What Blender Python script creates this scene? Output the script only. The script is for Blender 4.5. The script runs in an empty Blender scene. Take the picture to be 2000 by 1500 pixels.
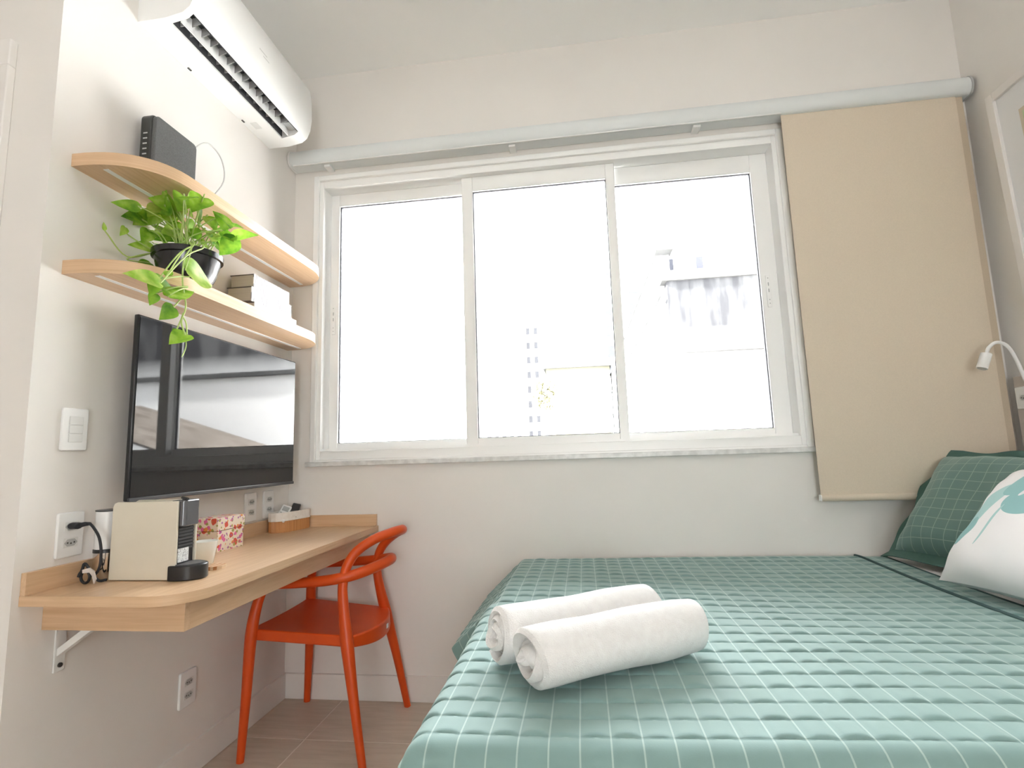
import bpy, bmesh, math, random
from math import sin, cos, pi, radians, sqrt
from mathutils import Vector, Matrix

random.seed(7)
sc = bpy.context.scene
col = sc.collection

# ------------------------------------------------------------------ camera
CAM = Vector((1.407, -2.4, 1.075))
yaw, pitch, roll = 0.1286, 0.1301, -0.0320
fwd = Vector((-sin(yaw) * cos(pitch), cos(yaw) * cos(pitch), sin(pitch)))
rgt = Vector((cos(yaw), sin(yaw), 0))
upv = rgt.cross(fwd)
r2 = cos(roll) * rgt + sin(roll) * upv
u2 = -sin(roll) * rgt + cos(roll) * upv
cam_d = bpy.data.cameras.new('camera')
cam_d.sensor_width = 36.0
cam_d.lens = 1025.456 / 2000 * 36.0
cam_d.clip_start = 0.05
cam_d.clip_end = 300
cam = bpy.data.objects.new('camera', cam_d)
col.objects.link(cam)
b = -fwd
cam.matrix_world = Matrix(((r2.x, u2.x, b.x, CAM.x), (r2.y, u2.y, b.y, CAM.y), (r2.z, u2.z, b.z, CAM.z), (0, 0, 0, 1)))
sc.camera = cam

# ------------------------------------------------------------------ sky and light
SKY = 11.0
w = bpy.data.worlds.new('overcast_sky')
sc.world = w
w.use_nodes = True
bg = w.node_tree.nodes['Background']
bg.inputs['Color'].default_value = (0.97, 0.985, 1.0, 1)
bg.inputs['Strength'].default_value = SKY


def area(name, loc, rot, sx, sy, power, color=(1, 1, 1), portal=False):
    l = bpy.data.lights.new(name, 'AREA')
    l.shape = 'RECTANGLE'
    l.size, l.size_y = sx, sy
    l.energy = power
    l.color = color
    if portal:
        l.cycles.is_portal = True
    o = bpy.data.objects.new(name, l)
    o.location = loc
    o.rotation_euler = rot
    col.objects.link(o)
    return o


# hazy sun from behind and left of our own building: it lights the roofs and facades opposite, never the room directly
sun_d = bpy.data.lights.new('sun', 'SUN')
sun_d.energy = 62.0
sun_d.angle = radians(4)
sun_d.color = (1.0, .985, .965)
sun_o = bpy.data.objects.new('sun', sun_d)
sun_o.rotation_euler = Vector((.80, .17, -.58)).to_track_quat('-Z', 'Y').to_euler()
sun_o.location = (0, -6, 12)
col.objects.link(sun_o)

# portal: guides sampling of the sky through the window opening
area('fill_window_portal', (1.8, -5.1, 1.25), (radians(90), 0, 0), .96, 1.36, 1, portal=True)  # portal of the fill window added behind the viewpoint
area('window_portal', (1.245, 0.19, 1.78), (radians(-90), 0, 0), 2.24, 1.42, 1, portal=True)

vs = sc.view_settings
vs.view_transform = 'Standard'
vs.look = 'None'
vs.exposure = 0.66
vs.gamma = 1.0
vs.use_curve_mapping = False
sc.cycles.use_denoising = True
sc.cycles.max_bounces = 14
sc.cycles.diffuse_bounces = 10
sc.cycles.glossy_bounces = 5
sc.cycles.transparent_max_bounces = 16
sc.cycles.sample_clamp_indirect = 60.0
sc.cycles.caustics_reflective = False
sc.cycles.caustics_refractive = False

# ------------------------------------------------------------------ materials
MATS = {}


def principled(name, color, rough=0.5, metal=0.0, spec=0.5, **kw):
    m = bpy.data.materials.new(name)
    m.use_nodes = True
    p = m.node_tree.nodes['Principled BSDF']
    p.inputs['Base Color'].default_value = (*color, 1)
    p.inputs['Roughness'].default_value = rough
    p.inputs['Metallic'].default_value = metal
    p.inputs['Specular IOR Level'].default_value = spec
    for k, v in kw.items():
        p.inputs[k.replace('_', ' ')].default_value = v
    MATS[name] = m
    return m


def nd(m, t, **kw):
    n = m.node_tree.nodes.new(t)
    for k, v in kw.items():
        setattr(n, k, v)
    return n


def lk(m, a, b):
    m.node_tree.links.new(a, b)


def P(m):
    return m.node_tree.nodes['Principled BSDF']


def mottled(name, c1, c2, rough=0.6, scale=(8, 8, 8), bump=0.0, bscale=None, spec=0.4, detail=4, coord='Object', lo=.35, hi=.65):
    m = principled(name, c1, rough, spec=spec)
    tc = nd(m, 'ShaderNodeTexCoord')
    mp = nd(m, 'ShaderNodeMapping')
    mp.inputs['Scale'].default_value = scale
    lk(m, tc.outputs[coord], mp.inputs['Vector'])
    nz = nd(m, 'ShaderNodeTexNoise')
    nz.inputs['Scale'].default_value = 1.0
    nz.inputs['Detail'].default_value = detail
    lk(m, mp.outputs[0], nz.inputs['Vector'])
    cr = nd(m, 'ShaderNodeValToRGB')
    cr.color_ramp.elements[0].position = lo
    cr.color_ramp.elements[0].color = (*c1, 1)
    cr.color_ramp.elements[1].position = hi
    cr.color_ramp.elements[1].color = (*c2, 1)
    lk(m, nz.outputs['Fac'], cr.inputs[0])
    lk(m, cr.outputs[0], P(m).inputs['Base Color'])
    if bump:
        n2 = nz
        if bscale:
            n2 = nd(m, 'ShaderNodeTexNoise')
            n2.inputs['Scale'].default_value = bscale
            n2.inputs['Detail'].default_value = 3
            lk(m, tc.outputs[coord], n2.inputs['Vector'])
        bp = nd(m, 'ShaderNodeBump')
        bp.inputs['Strength'].default_value = bump
        bp.inputs['Distance'].default_value = 0.002
        lk(m, n2.outputs['Fac'], bp.inputs['Height'])
        lk(m, bp.outputs[0], P(m).inputs['Normal'])
    return m


WALL = mottled('wall_paint', (.775, .748, .72), (.79, .763, .735), .75, (3, 3, 3), .05, 180, .2)
CEIL = mottled('ceiling_paint', (.91, .91, .905), (.925, .925, .92), .8, (3, 3, 3), .04, 150, .2)
BASEB = principled('baseboard_paint', (.80, .775, .75), .5)
ALU = principled('white_aluminium', (.88, .88, .875), .35)
WHITEP = principled('white_plastic', (.82, .82, .82), .3)
OFFWHITE = principled('offwhite_plastic', (.74, .74, .73), .35)
GREYP = principled('grey_plastic', (.45, .46, .46), .4)
BLACKP = principled('black_plastic', (.018, .018, .02), .3)
DARKGREY = principled('dark_grey_plastic', (.07, .07, .075), .4)
STEEL = principled('brushed_steel', (.62, .6, .58), .22, 1.0)
SCREW = principled('dark_screw', (.05, .05, .05), .5)
STEELW = principled('white_steel', (.78, .78, .77), .4)
CASSETTE = principled('blind_cassette', (.70, .725, .73), .4)
STONE = mottled('sill_stone', (.62, .62, .61), (.78, .78, .77), .3, (30, 30, 30))
ORANGE = mottled('orange_plastic', (.62, .070, .008), (.64, .076, .009), .36, (20, 20, 20), .05, 400)
RUBBER = principled('black_rubber', (.02, .02, .025), .55)


def wood(name, c1, c2, scale, rough=.34, coord='Object'):
    m = principled(name, c1, rough, spec=.5)
    tc = nd(m, 'ShaderNodeTexCoord')
    mp = nd(m, 'ShaderNodeMapping')
    mp.inputs['Scale'].default_value = scale
    lk(m, tc.outputs[coord], mp.inputs['Vector'])
    nz = nd(m, 'ShaderNodeTexNoise')
    nz.inputs['Scale'].default_value = 1.0
    nz.inputs['Detail'].default_value = 6
    nz.inputs['Roughness'].default_value = .62
    nz.inputs['Distortion'].default_value = .6
    lk(m, mp.outputs[0], nz.inputs['Vector'])
    cr = nd(m, 'ShaderNodeValToRGB')
    e = cr.color_ramp.elements
    e[0].position, e[0].color = .32, (*c2, 1)
    e[1].position, e[1].color = .62, (*c1, 1)
    lk(m, nz.outputs['Fac'], cr.inputs[0])
    lk(m, cr.outputs[0], P(m).inputs['Base Color'])
    bp = nd(m, 'ShaderNodeBump')
    bp.inputs['Strength'].default_value = .08
    bp.inputs['Distance'].default_value = .001
    lk(m, nz.outputs['Fac'], bp.inputs['Height'])
    lk(m, bp.outputs[0], P(m).inputs['Normal'])
    return m


OAK1, OAK2 = (.67, .465, .295), (.57, .37, .215)
WOOD_Y = wood('oak_veneer_lengthwise', OAK1, OAK2, (90, 3.0, 60))
WOOD_X = wood('oak_veneer_crosswise', OAK1, OAK2, (3.0, 60, 90))
WOOD_EDGE = wood('oak_edge_band', OAK1, OAK2, (3.0, 110, 1), coord='UV')
TILE = wood('woodgrain_porcelain', (.60, .515, .43), (.51, .43, .35), (4, 38, 20), .5)
GROUT = principled('grout', (.74, .68, .60), .8)
SPECIALS = {}

# glass: clear pane with a weak fresnel reflection
GLASS = bpy.data.materials.new('window_glass')
GLASS.use_nodes = True
nt = GLASS.node_tree
nt.nodes.clear()
o_ = nt.nodes.new('ShaderNodeOutputMaterial')
mx = nt.nodes.new('ShaderNodeMixShader')
tr = nt.nodes.new('ShaderNodeBsdfTransparent')
tr.inputs[0].default_value = (.97, .98, .975, 1)
gl = nt.nodes.new('ShaderNodeBsdfGlossy')
gl.inputs['Roughness'].default_value = .01
fr = nt.nodes.new('ShaderNodeFresnel')
fr.inputs['IOR'].default_value = 1.35
nt.links.new(fr.outputs[0], mx.inputs[0])
nt.links.new(tr.outputs[0], mx.inputs[1])
nt.links.new(gl.outputs[0], mx.inputs[2])
nt.links.new(mx.outputs[0], o_.inputs[0])

# ------------------------------------------------------------------ mesh helpers


class MB:
    def __init__(s):
        s.v, s.f, s.uv = [], [], None

    def add(s, v, f):
        n = len(s.v)
        s.v += [tuple(p) for p in v]
        s.f += [tuple(i + n for i in q) for q in f]
        return s

    def box(s, x0, x1, y0, y1, z0, z1):
        v = [(x, y, z) for x in (x0, x1) for y in (y0, y1) for z in (z0, z1)]
        f = [(0, 1, 3, 2), (4, 6, 7, 5), (0, 4, 5, 1), (2, 3, 7, 6), (0, 2, 6, 4), (1, 5, 7, 3)]
        return s.add(v, f)

    def prism(s, poly, a, b, axis='z'):
        n = len(poly)

        def pt(p, t):
            return {'z': (p[0], p[1], t), 'y': (p[0], t, p[1]), 'x': (t, p[0], p[1])}[axis]
        v = [pt(p, a) for p in poly] + [pt(p, b) for p in poly]
        f = [tuple(range(n))[::-1], tuple(range(n, 2 * n))]
        f += [(i, (i + 1) % n, n + (i + 1) % n, n + i) for i in range(n)]
        return s.add(v, f)

    def lathe(s, prof, c=(0, 0, 0), n=32, closed=False):
        v, f = [], []
        m = len(prof)
        for i in range(n):
            a = 2 * pi * i / n
            for r, z in prof:
                v.append((c[0] + r * cos(a), c[1] + r * sin(a), c[2] + z))
        for i in range(n):
            j = (i + 1) % n
            for k in range(m - 1):
                f.append((i * m + k, j * m + k, j * m + k + 1, i * m + k + 1))
        if closed:
            f.append(tuple(i * m for i in range(n))[::-1])
            f.append(tuple(i * m + m - 1 for i in range(n)))
        return s.add(v, f)

    def tube(s, path, r, n=10, caps=True, flat=1.0, up=None):
        path = [Vector(p) for p in path]
        rs = r if isinstance(r, (list, tuple)) else [r] * len(path)
        t0 = (path[1] - path[0]).normalized()
        u = Vector(up) if up else (Vector((0, 0, 1)) if abs(t0.z) < .9 else Vector((1, 0, 0)))
        u = (u - t0 * u.dot(t0)).normalized()
        v = []
        for i, p in enumerate(path):
            if i == 0:
                t = path[1] - path[0]
            elif i == len(path) - 1:
                t = path[-1] - path[-2]
            else:
                t = path[i + 1] - path[i - 1]
            t.normalize()
            u = (u - t * u.dot(t)).normalized()
            w_ = t.cross(u)
            for k in range(n):
                a = 2 * pi * k / n
                v.append(p + u * (cos(a) * rs[i]) + w_ * (sin(a) * rs[i] * flat))
        f = []
        for i in range(len(path) - 1):
            for k in range(n):
                j = (k + 1) % n
                f.append((i * n + k, i * n + j, (i + 1) * n + j, (i + 1) * n + k))
        if caps:
            f.append(tuple(range(n))[::-1])
            f.append(tuple((len(path) - 1) * n + k for k in range(n)))
        return s.add(v, f)

    def grid(s, fn, nu, nv, closed_v=False):
        v = [fn(i / nu, j / nv) for i in range(nu + 1) for j in range(nv + 1)]
        f = [(i * (nv + 1) + j, (i + 1) * (nv + 1) + j, (i + 1) * (nv + 1) + j + 1, i * (nv + 1) + j + 1)
             for i in range(nu) for j in range(nv)]
        return s.add(v, f)

    def build(s, name, mat, parent=None, smooth=35, bevel=0, local=False, segs=2, uv=None, sub=0):
        me = bpy.data.meshes.new(name)
        o0 = Vector((0, 0, 0))
        if parent is not None and not local:
            o0 = org(parent)
        me.from_pydata([tuple(Vector(p) - o0) for p in s.v], [], s.f)
        bm = bmesh.new()
        bm.from_mesh(me)
        bmesh.ops.recalc_face_normals(bm, faces=bm.faces)
        bm.to_mesh(me)
        bm.free()
        if uv:
            lay = me.uv_layers.new(name='UVMap')
            for lp in me.loops:
                lay.data[lp.index].uv = uv[lp.vertex_index]
        me.materials.append(mat)
        if smooth:
            me.shade_smooth()
            me.set_sharp_from_angle(angle=radians(smooth))
        o = bpy.data.objects.new(name, me)
        col.objects.link(o)
        if parent is not None:
            o.parent = parent
        if bevel:
            md = o.modifiers.new('bevel', 'BEVEL')
            md.width = bevel
            md.segments = segs
            md.limit_method = 'ANGLE'
            md.angle_limit = radians(40)
            md.harden_normals = False
        if sub:
            md = o.modifiers.new('sub', 'SUBSURF')
            md.levels = md.render_levels = sub
        return o


def org(o):
    v = Vector((0, 0, 0))
    while o is not None:
        v += o.location
        o = o.parent
    return v


def tag(o, label, cat, group=None, kind=None):
    o['label'] = label
    o['category'] = cat
    if group:
        o['group'] = group
    if kind:
        o['kind'] = kind
    return o


def thing(name, label, cat, loc, group=None, rot=None):
    o = bpy.data.objects.new(name, None)
    o.empty_display_size = .05
    o.location = loc
    if rot:
        o.rotation_euler = rot
    col.objects.link(o)
    return tag(o, label, cat, group)


def struct(o, label=None, cat=None):
    o['kind'] = 'structure'
    if label:
        o['label'] = label
    if cat:
        o['category'] = cat
    return o


def smoothpath(pts, n=8):
    """Catmull-Rom through points"""
    pts = [Vector(p) for p in pts]
    q = [pts[0] * 2 - pts[1]] + pts + [pts[-1] * 2 - pts[-2]]
    out = []
    for i in range(1, len(q) - 2):
        for k in range(n):
            t = k / n
            a, b_, c, d = q[i - 1], q[i], q[i + 1], q[i + 2]
            out.append(.5 * ((2 * b_) + (c - a) * t + (2 * a - 5 * b_ + 4 * c - d) * t * t + (3 * b_ - a - 3 * c + d) * t ** 3))
    out.append(pts[-1])
    return out


def rrect(x0, x1, y0, y1, r, n=8, corners=(1, 1, 1, 1)):
    """rounded rectangle; corners (x0y0, x1y0, x1y1, x0y1)"""
    out = []
    for (cx, cy, a0, on, px, py) in ((x0 + r, y0 + r, pi, corners[0], x0, y0), (x1 - r, y0 + r, 1.5 * pi, corners[1], x1, y0),
                                     (x1 - r, y1 - r, 0, corners[2], x1, y1), (x0 + r, y1 - r, .5 * pi, corners[3], x0, y1)):
        if on:
            out += [(cx + r * cos(a0 + k / n * pi / 2), cy + r * sin(a0 + k / n * pi / 2)) for k in range(n + 1)]
        else:
            out.append((px, py))
    return out


# ------------------------------------------------------------------ room shell
XR, ZC, YB = 3.16, 3.08, -5.0      # right wall, ceiling, wall behind the camera
JOG = -1.23                        # the left wall ends here and turns away
XL2 = -1.35                        # side of the entrance recess

fl = MB().box(XL2 - .1, XR + .1, YB - .1, .2, -.12, -.0012).build('floor', GROUT, smooth=0)
struct(fl, 'grey-brown wood-look porcelain tile floor with pale grout', 'floor')
TS, TG = .6, .0028
full = None
xs = [.286 + TS * k for k in range(-4, 7)]
ys = [-.335 + TS * k for k in range(-9, 3)]
for xi in range(len(xs) - 1):
    for yi in range(len(ys) - 1):
        x0, x1 = max(xs[xi], XL2) + TG, min(xs[xi + 1], XR) - TG
        y0, y1 = max(ys[yi], YB) + TG, min(ys[yi + 1], 0) - TG
        if x1 - x0 < .02 or y1 - y0 < .02:
            continue
        if y0 > JOG and x1 <= 0:
            continue
        isfull = abs(x1 - x0 - TS + 2 * TG) < 1e-6 and abs(y1 - y0 - TS + 2 * TG) < 1e-6
        cx, cy = (x0 + x1) / 2, (y0 + y1) / 2
        if isfull and full is not None:
            t = full.copy()
            col.objects.link(t)
            t.location = (cx, cy, 0)
            continue
        t = MB().box(x0 - cx, x1 - cx, y0 - cy, y1 - cy, -.006, 0).build('floor_tile', TILE, fl, 0, bevel=.0012, local=True)
        t.location = (cx, cy, 0)
        if isfull:
            full = t

struct(MB().box(XL2 - .1, XR + .1, YB - .1, .2, ZC, ZC + .12).build('ceiling', CEIL, smooth=0), 'white painted ceiling over the bed', 'ceiling')
struct(MB().box(-.15, 0, JOG, .2, 0, ZC).build('wall_left', WALL, smooth=0), 'off-white wall carrying the shelves and television', 'wall')
WX0, WX1, WZ0, WZ1 = .119, 2.372, 1.06, 2.503
wb = MB()
wb.box(0, WX0, 0, .2, 0, ZC).box(WX1, XR, 0, .2, 0, ZC).box(WX0, WX1, 0, .2, 0, WZ0).box(WX0, WX1, 0, .2, WZ1, ZC)
struct(wb.build('wall_back', WALL, smooth=0), 'off-white wall with the wide window', 'wall')
struct(MB().box(XR, XR + .15, YB, .2, 0, ZC).build('wall_right', WALL, smooth=0), 'off-white wall behind the bed head', 'wall')
struct(MB().box(XL2, -.15, JOG, JOG + .15, 0, ZC).build('wall_recess', WALL, smooth=0), 'shaded wall turning away left of the desk', 'wall')
struct(MB().box(XL2 - .12, XL2, YB, JOG + .15, 0, ZC).build('wall_entrance', WALL, smooth=0), 'off-white wall of the entrance recess', 'wall')
RX0, RX1, RZ0, RZ1 = 1.30, 2.30, .55, 1.95      # opening for the added fill window, behind the viewpoint
wf = MB().box(XL2, RX0, YB - .12, YB, 0, ZC).box(RX1, XR, YB - .12, YB, 0, ZC).box(RX0, RX1, YB - .12, YB, 0, RZ0).box(RX0, RX1, YB - .12, YB, RZ1, ZC)
struct(wf.build('wall_front', WALL, smooth=0), 'off-white wall opposite the window', 'wall')
# skirting
struct(MB().box(0, .012, JOG, 0, 0, .108).build('baseboard_left', BASEB, bevel=.002), 'white skirting under the desk', 'baseboard')
struct(MB().box(.012, XR, -.012, 0, 0, .108).build('baseboard_back', BASEB, bevel=.002), 'white skirting under the window', 'baseboard')
struct(MB().box(XR - .012, XR, YB, -.012, 0, .108).build('baseboard_right', BASEB, bevel=.002), 'white skirting behind the bed head', 'baseboard')
struct(MB().box(-.012, .0, JOG - .012, JOG, 0, .108).box(XL2, -.012, JOG - .012, JOG, 0, .108).build('baseboard_recess', BASEB), 'white skirting of the recess wall', 'baseboard')
# door frame on the recess wall, cut by the left edge of the picture
dr = MB().box(-.215, -.135, JOG - .022, JOG, 0, 2.2).box(-1.02, -.94, JOG - .022, JOG, 0, 2.2).box(-1.02, -.135, JOG - .022, JOG, 2.2, 2.28)
d_o = dr.build('door_1', BASEB, bevel=.003)
struct(d_o, 'white door with frame on the recess wall', 'door')
MB().box(-.94, -.215, JOG - .012, JOG + .0, .005, 2.2).build('door_leaf', BASEB, d_o, bevel=.002)

# ------------------------------------------------------------------ window
win = bpy.data.objects.new('window_1', None)
win.location = (1.245, 0, WZ0)
col.objects.link(win)
struct(win, 'wide white aluminium sliding window with three panes', 'window')


def ring(mb, x0, x1, z0, z1, l, r, bt, tp, y0, y1):
    mb.box(x0, x0 + l, y0, y1, z0, z1).box(x1 - r, x1, y0, y1, z0, z1)
    mb.box(x0 + l, x1 - r, y0, y1, z0, z0 + bt).box(x0 + l, x1 - r, y0, y1, z1 - tp, z1)
    return mb


ring(MB(), WX0 - .012, WX1 + .012, WZ0 - .004, WZ1 + .012, .028, .028, .014, .028, -.012, .004).build('window_casing', ALU, win, bevel=.004)
ring(MB(), WX0, WX1, WZ0, WZ1, .034, .034, .05, .05, .004, .16).build('window_frame', ALU, win, bevel=.002)
MB().box(WX0 + .034, WX1 - .034, .028, .034, WZ0 + .05, WZ0 + .062).box(WX0 + .034, WX1 - .034, .078, .084, WZ0 + .05, WZ0 + .062).build('window_track', ALU, win)
MB().box(WX0 - .03, WX1 + .022, -.022, .15, WZ0 - .022, WZ0).build('window_sill', STONE, win, bevel=.003)
GASK = principled('window_gasket', (.03, .03, .045), .6)
sashes = [(.156, .922, .045, .054, 1.098, 2.452, .05, .062, .085, .125), (.868, 1.622, .055, .042, 1.098, 2.452, .05, .075, .035, .075),
          (1.58, 2.338, .042, .076, 1.098, 2.452, .05, .088, .085, .125)]
for (x0, x1, l, r, z0, z1, bt, tp, y0, y1) in sashes:
    s = ring(MB(), x0, x1, z0, z1, l, r, bt, tp, y0, y1).build('window_sash', ALU, win, bevel=.003)
    ring(MB(), x0 + l - .001, x1 - r + .001, z0 + bt - .001, z1 - tp + .001, .004, .004, .004, .004, y0 + .014, y0 + .026).build('gasket', GASK, s, smooth=0)
    MB().box(x0 + l, x1 - r, y0 + .018, y0 + .023, z0 + bt, z1 - tp).build('pane', GLASS, s, smooth=0)
for (x0, x1) in ((.166, .186), (2.282, 2.302)):
    lt_ = MB().box(x0, x1, .079, .0855, 1.70, 1.85).build('window_latch', ALU, win, bevel=.002)
    mk_ = MB()
    for zz in (1.715, 1.733, 1.77, 1.80, 1.835):
        mk_.box((x0 + x1) / 2 - .002, (x0 + x1) / 2 + .002, .0775, .08, zz, zz + (.016 if .76 < zz - 1 < .81 else .004))
    mk_.build('latch_slot', GREYP, lt_)

# window added behind the viewpoint for fill light, under a sun-blocking slab
fill_win = bpy.data.objects.new('fill_window', None)
fill_win.location = (1.8, YB, RZ0)
col.objects.link(fill_win)
struct(fill_win, 'white framed window added behind the viewpoint for fill light', 'window')
ring(MB(), RX0, RX1, RZ0, RZ1, .04, .04, .04, .04, YB - .1, YB - .02).box(1.78, 1.82, YB - .1, YB - .02, RZ0 + .04, RZ1 - .04).build('window_frame', ALU, fill_win, bevel=.002)
for (x0, x1) in ((RX0 + .04, 1.78), (1.82, RX1 - .04)):
    MB().box(x0, x1, YB - .062, YB - .057, RZ0 + .04, RZ1 - .04).build('pane', GLASS, fill_win, smooth=0)
struct(MB().box(XL2 - .1, XR + .15, YB - 4.2, YB - .12, 2.5, 2.7).build('sun_block_slab', CEIL, smooth=0), 'added slab keeping the sun out of the rear fill window', 'sun block')  # unseen slab, added only to stop sun entering the fill window

# ------------------------------------------------------------------ roller blind
FABRIC = mottled('blind_fabric', (.64, .555, .45), (.67, .58, .47), .85, (250, 250, 250), .12, 500, .1)
bl = thing('roller_blind', 'beige roller blind with long grey cassette above the window', 'blind', (1.58, -.05, 2.55))
prof = [(-.004, 2.626), (-.004, 2.545), (-.06, 2.545)]
prof += [(-.062 - .026 * cos(radians(t)), 2.586 - .041 * sin(radians(t))) for t in range(75, -91, -15)]
MB().prism(prof, .012, 3.135, 'x').build('cassette', CASSETTE, bl)
prof2 = [(p[0] * 1.03, 2.586 + (p[1] - 2.586) * 1.05) for p in prof]
MB().prism(prof2, .004, .012, 'x').build('end_cap', WHITEP, bl)
MB().prism(prof2, 3.135, 3.143, 'x').build('end_cap', GREYP, bl)
MB().box(.03, 2.36, -.082, -.076, 2.541, 2.5455).build('bottom_lip', WHITEP, bl)
for x in (.2, 1.141, 2.001):
    MB().box(x - .016, x + .016, -.06, -.002, 2.533, 2.545).build('mounting_bracket', WHITEP, bl, bevel=.002)
MB().box(2.365, 3.083, -.0605, -.0595, .862, 2.548).build('fabric', FABRIC, bl, smooth=0)
hem = mottled('blind_fabric_hem', (.52, .435, .335), (.55, .46, .355), .85, (250, 250, 250), .1, 500, .1)
MB().box(3.075, 3.113, -.0545, -.0535, .862, 2.548).build('side_hem', hem, bl, smooth=0)
MB().tube([(2.365, -.06, .851), (3.113, -.06, .851)], .014, 14, flat=.7).build('bottom_bar', FABRIC, bl)
MB().box(2.360, 2.3655, -.071, -.049, .838, .864).build('bar_end_cap', WHITEP, bl, bevel=.003)

# ------------------------------------------------------------------ shelves
def edge_band(poly, z0, z1, parent, off=.0006):
    """thin veneer strip following an open outline, grain along its length"""
    v, uv, f = [], [], []
    d = 0.0
    for i, p in enumerate(poly):
        a, c = Vector(poly[max(i - 1, 0)]), Vector(poly[min(i + 1, len(poly) - 1)])
        t = (c - a).normalized()
        n = Vector((t.y, -t.x))
        if i:
            d += (Vector(p) - Vector(poly[i - 1])).length
        for k, o in ((z0, off), (z1, off), (z1, -.0004), (z0, -.0004)):
            v.append((p[0] + n.x * o, p[1] + n.y * o, k))
            uv.append((d, k))
    for i in range(len(poly) - 1):
        for q in range(4):
            r_ = (q + 1) % 4
            f.append((i * 4 + q, (i + 1) * 4 + q, (i + 1) * 4 + r_, i * 4 + r_))
    f += [(0, 1, 2, 3), tuple(len(v) - 4 + q for q in (3, 2, 1, 0))]
    return MB().add(v, f).build('edge_band', WOOD_EDGE, parent, smooth=50, uv=uv)


def shelf(zb, zt, d, y0, y1, label):
    s = thing('wall_shelf', label, 'shelf', (0, (y0 + y1) / 2, zb), 'curved oak wall shelves')
    poly = []
    rx, ry = d, .20
    for k in range(15):                      # near rounded end
        a = k / 14 * pi / 2
        poly.append((d * sin(a) ** .8, y0 + ry * (1 - cos(a) ** .8)))
    for k in range(13):                      # far rounded end
        a = k / 12 * pi / 2
        poly.append((d - .19 * (1 - cos(a)), y1 - .20 * (1 - sin(a))))
    poly += [(.0, y1)]
    MB().prism(poly, zb, zt).build('board', WOOD_Y, s, smooth=50)
    edge_band(poly[:-1], zb, zt, s)
    MB().box(.072, .088, y0 + .03, y1 - .03, zb - .0012, zb + .004).build('light_channel', WHITEP, s, smooth=0)
    return s


shelf(1.925, 1.963, .232, -1.17, -.035, 'upper curved oak shelf carrying the black router')
shelf(1.605, 1.645, .222, -1.172, -.04, 'lower curved oak shelf carrying plant and books')

# ------------------------------------------------------------------ desk
DZ = .76
dk = thing('wall_desk', 'long light oak wall-mounted desk with rounded corner and apron', 'desk', (.2, -.6, .66))
dpoly = rrect(0.001, .45, -1.212, -.001, .11, 12, (0, 1, 0, 0))
MB().prism(dpoly, .735, DZ).build('desktop', WOOD_Y, dk, smooth=50)
edge_band(dpoly[:-1], .735, DZ, dk)
MB().box(.385, .405, -1.13, -.001, .66, .735).build('front_apron', WOOD_Y, dk, bevel=.0008)
MB().box(.001, .405, -1.15, -1.13, .66, .735).build('side_apron', WOOD_X, dk, bevel=.0008)
MB().box(.001, .016, -1.212, -.016, DZ, .815).build('backsplash', WOOD_Y, dk, bevel=.001)
MB().box(.001, .445, -.016, -.001, DZ, .812).build('backsplash', WOOD_X, dk, bevel=.001)
br = thing('shelf_bracket', 'white steel bracket under the near end of the desk', 'bracket', (0, -1.10, .54), None)
MB().box(.001, .006, -1.113, -1.083, .54, .734).build('wall_plate', STEELW, br, bevel=.001)
MB().box(.006, .3, -1.113, -1.083, .728, .7345).build('top_arm', STEELW, br, bevel=.001)
MB().prism([(.007, .58), (.007, .60), (.19, .728), (.222, .728)], -1.109, -1.087, 'y').build('brace', STEELW, br, bevel=.001)
MB().prism([(-1.098 + .006 * cos(a * pi / 6), .556 + .006 * sin(a * pi / 6)) for a in range(12)], .006, .010, 'x').build('screw', SCREW, br)

# ------------------------------------------------------------------ television
tv = thing('television', 'flat black wall-mounted television reflecting the window', 'television', (.04, -.55, .97))
TY0, TY1, TZ0, TZ1, TX = -1.0, -.108, .968, 1.532, .084
SCREEN = principled('television_screen', (.006, .006, .007), .03, spec=.5)
P(SCREEN).inputs['IOR'].default_value = 1.58
MB().box(.068, TX, TY0, TY1, TZ0, TZ1).build('body', BLACKP, tv, bevel=.004)
MB().box(.03, .068, TY0 + .12, TY1 - .12, TZ0 + .05, TZ1 - .2).build('rear_housing', BLACKP, tv, bevel=.006)
MB().box(TX, TX + .0015, TY0 + .006, TY1 - .006, TZ0 + .012, TZ1 - .006).build('screen', SCREEN, tv, smooth=0)
MB().box(TX - .002, TX + .004, TY0, TY1, TZ0 - .002, TZ0 + .010).build('bottom_lip', DARKGREY, tv, bevel=.002)
MB().box(.0, .03, TY0 + .3, TY1 - .3, 1.12, 1.35).build('wall_mount', DARKGREY, tv)

# ------------------------------------------------------------------ air conditioner
ac = thing('air_conditioner', 'white split air conditioner with open vent high on the wall', 'air conditioner', (0, -.61, 2.54))
AY0, AY1 = -.988, -.235
full_p = [(0, 2.545), (.10, 2.545), (.165, 2.556), (.19, 2.575), (.205, 2.61), (.212, 2.66), (.210, 2.75), (.20, 2.815), (.19, 2.83), (0, 2.83)]
notch = [(0, 2.545), (.102, 2.545), (.102, 2.61), (.178, 2.62), (.184, 2.568), (.19, 2.575), (.205, 2.61), (.212, 2.66), (.210, 2.75), (.20, 2.815), (.19, 2.83), (0, 2.83)]
acw = principled('air_conditioner_plastic', (.84, .84, .835), .28)
MB().prism(full_p, AY0, -.962, 'y').prism(full_p, -.300, AY1, 'y').prism(notch, -.962, -.300, 'y').build('casing', acw, ac, smooth=40)
MB().box(.104, .176, -.960, -.302, 2.598, 2.609).build('vent_interior', BLACKP, ac)
FIN = principled('vent_fin', (.30, .30, .30), .35)
MB().box(.1025, .1035, -.961, -.301, 2.552, 2.609).build('vent_side', DARKGREY, ac, smooth=0)
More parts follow.
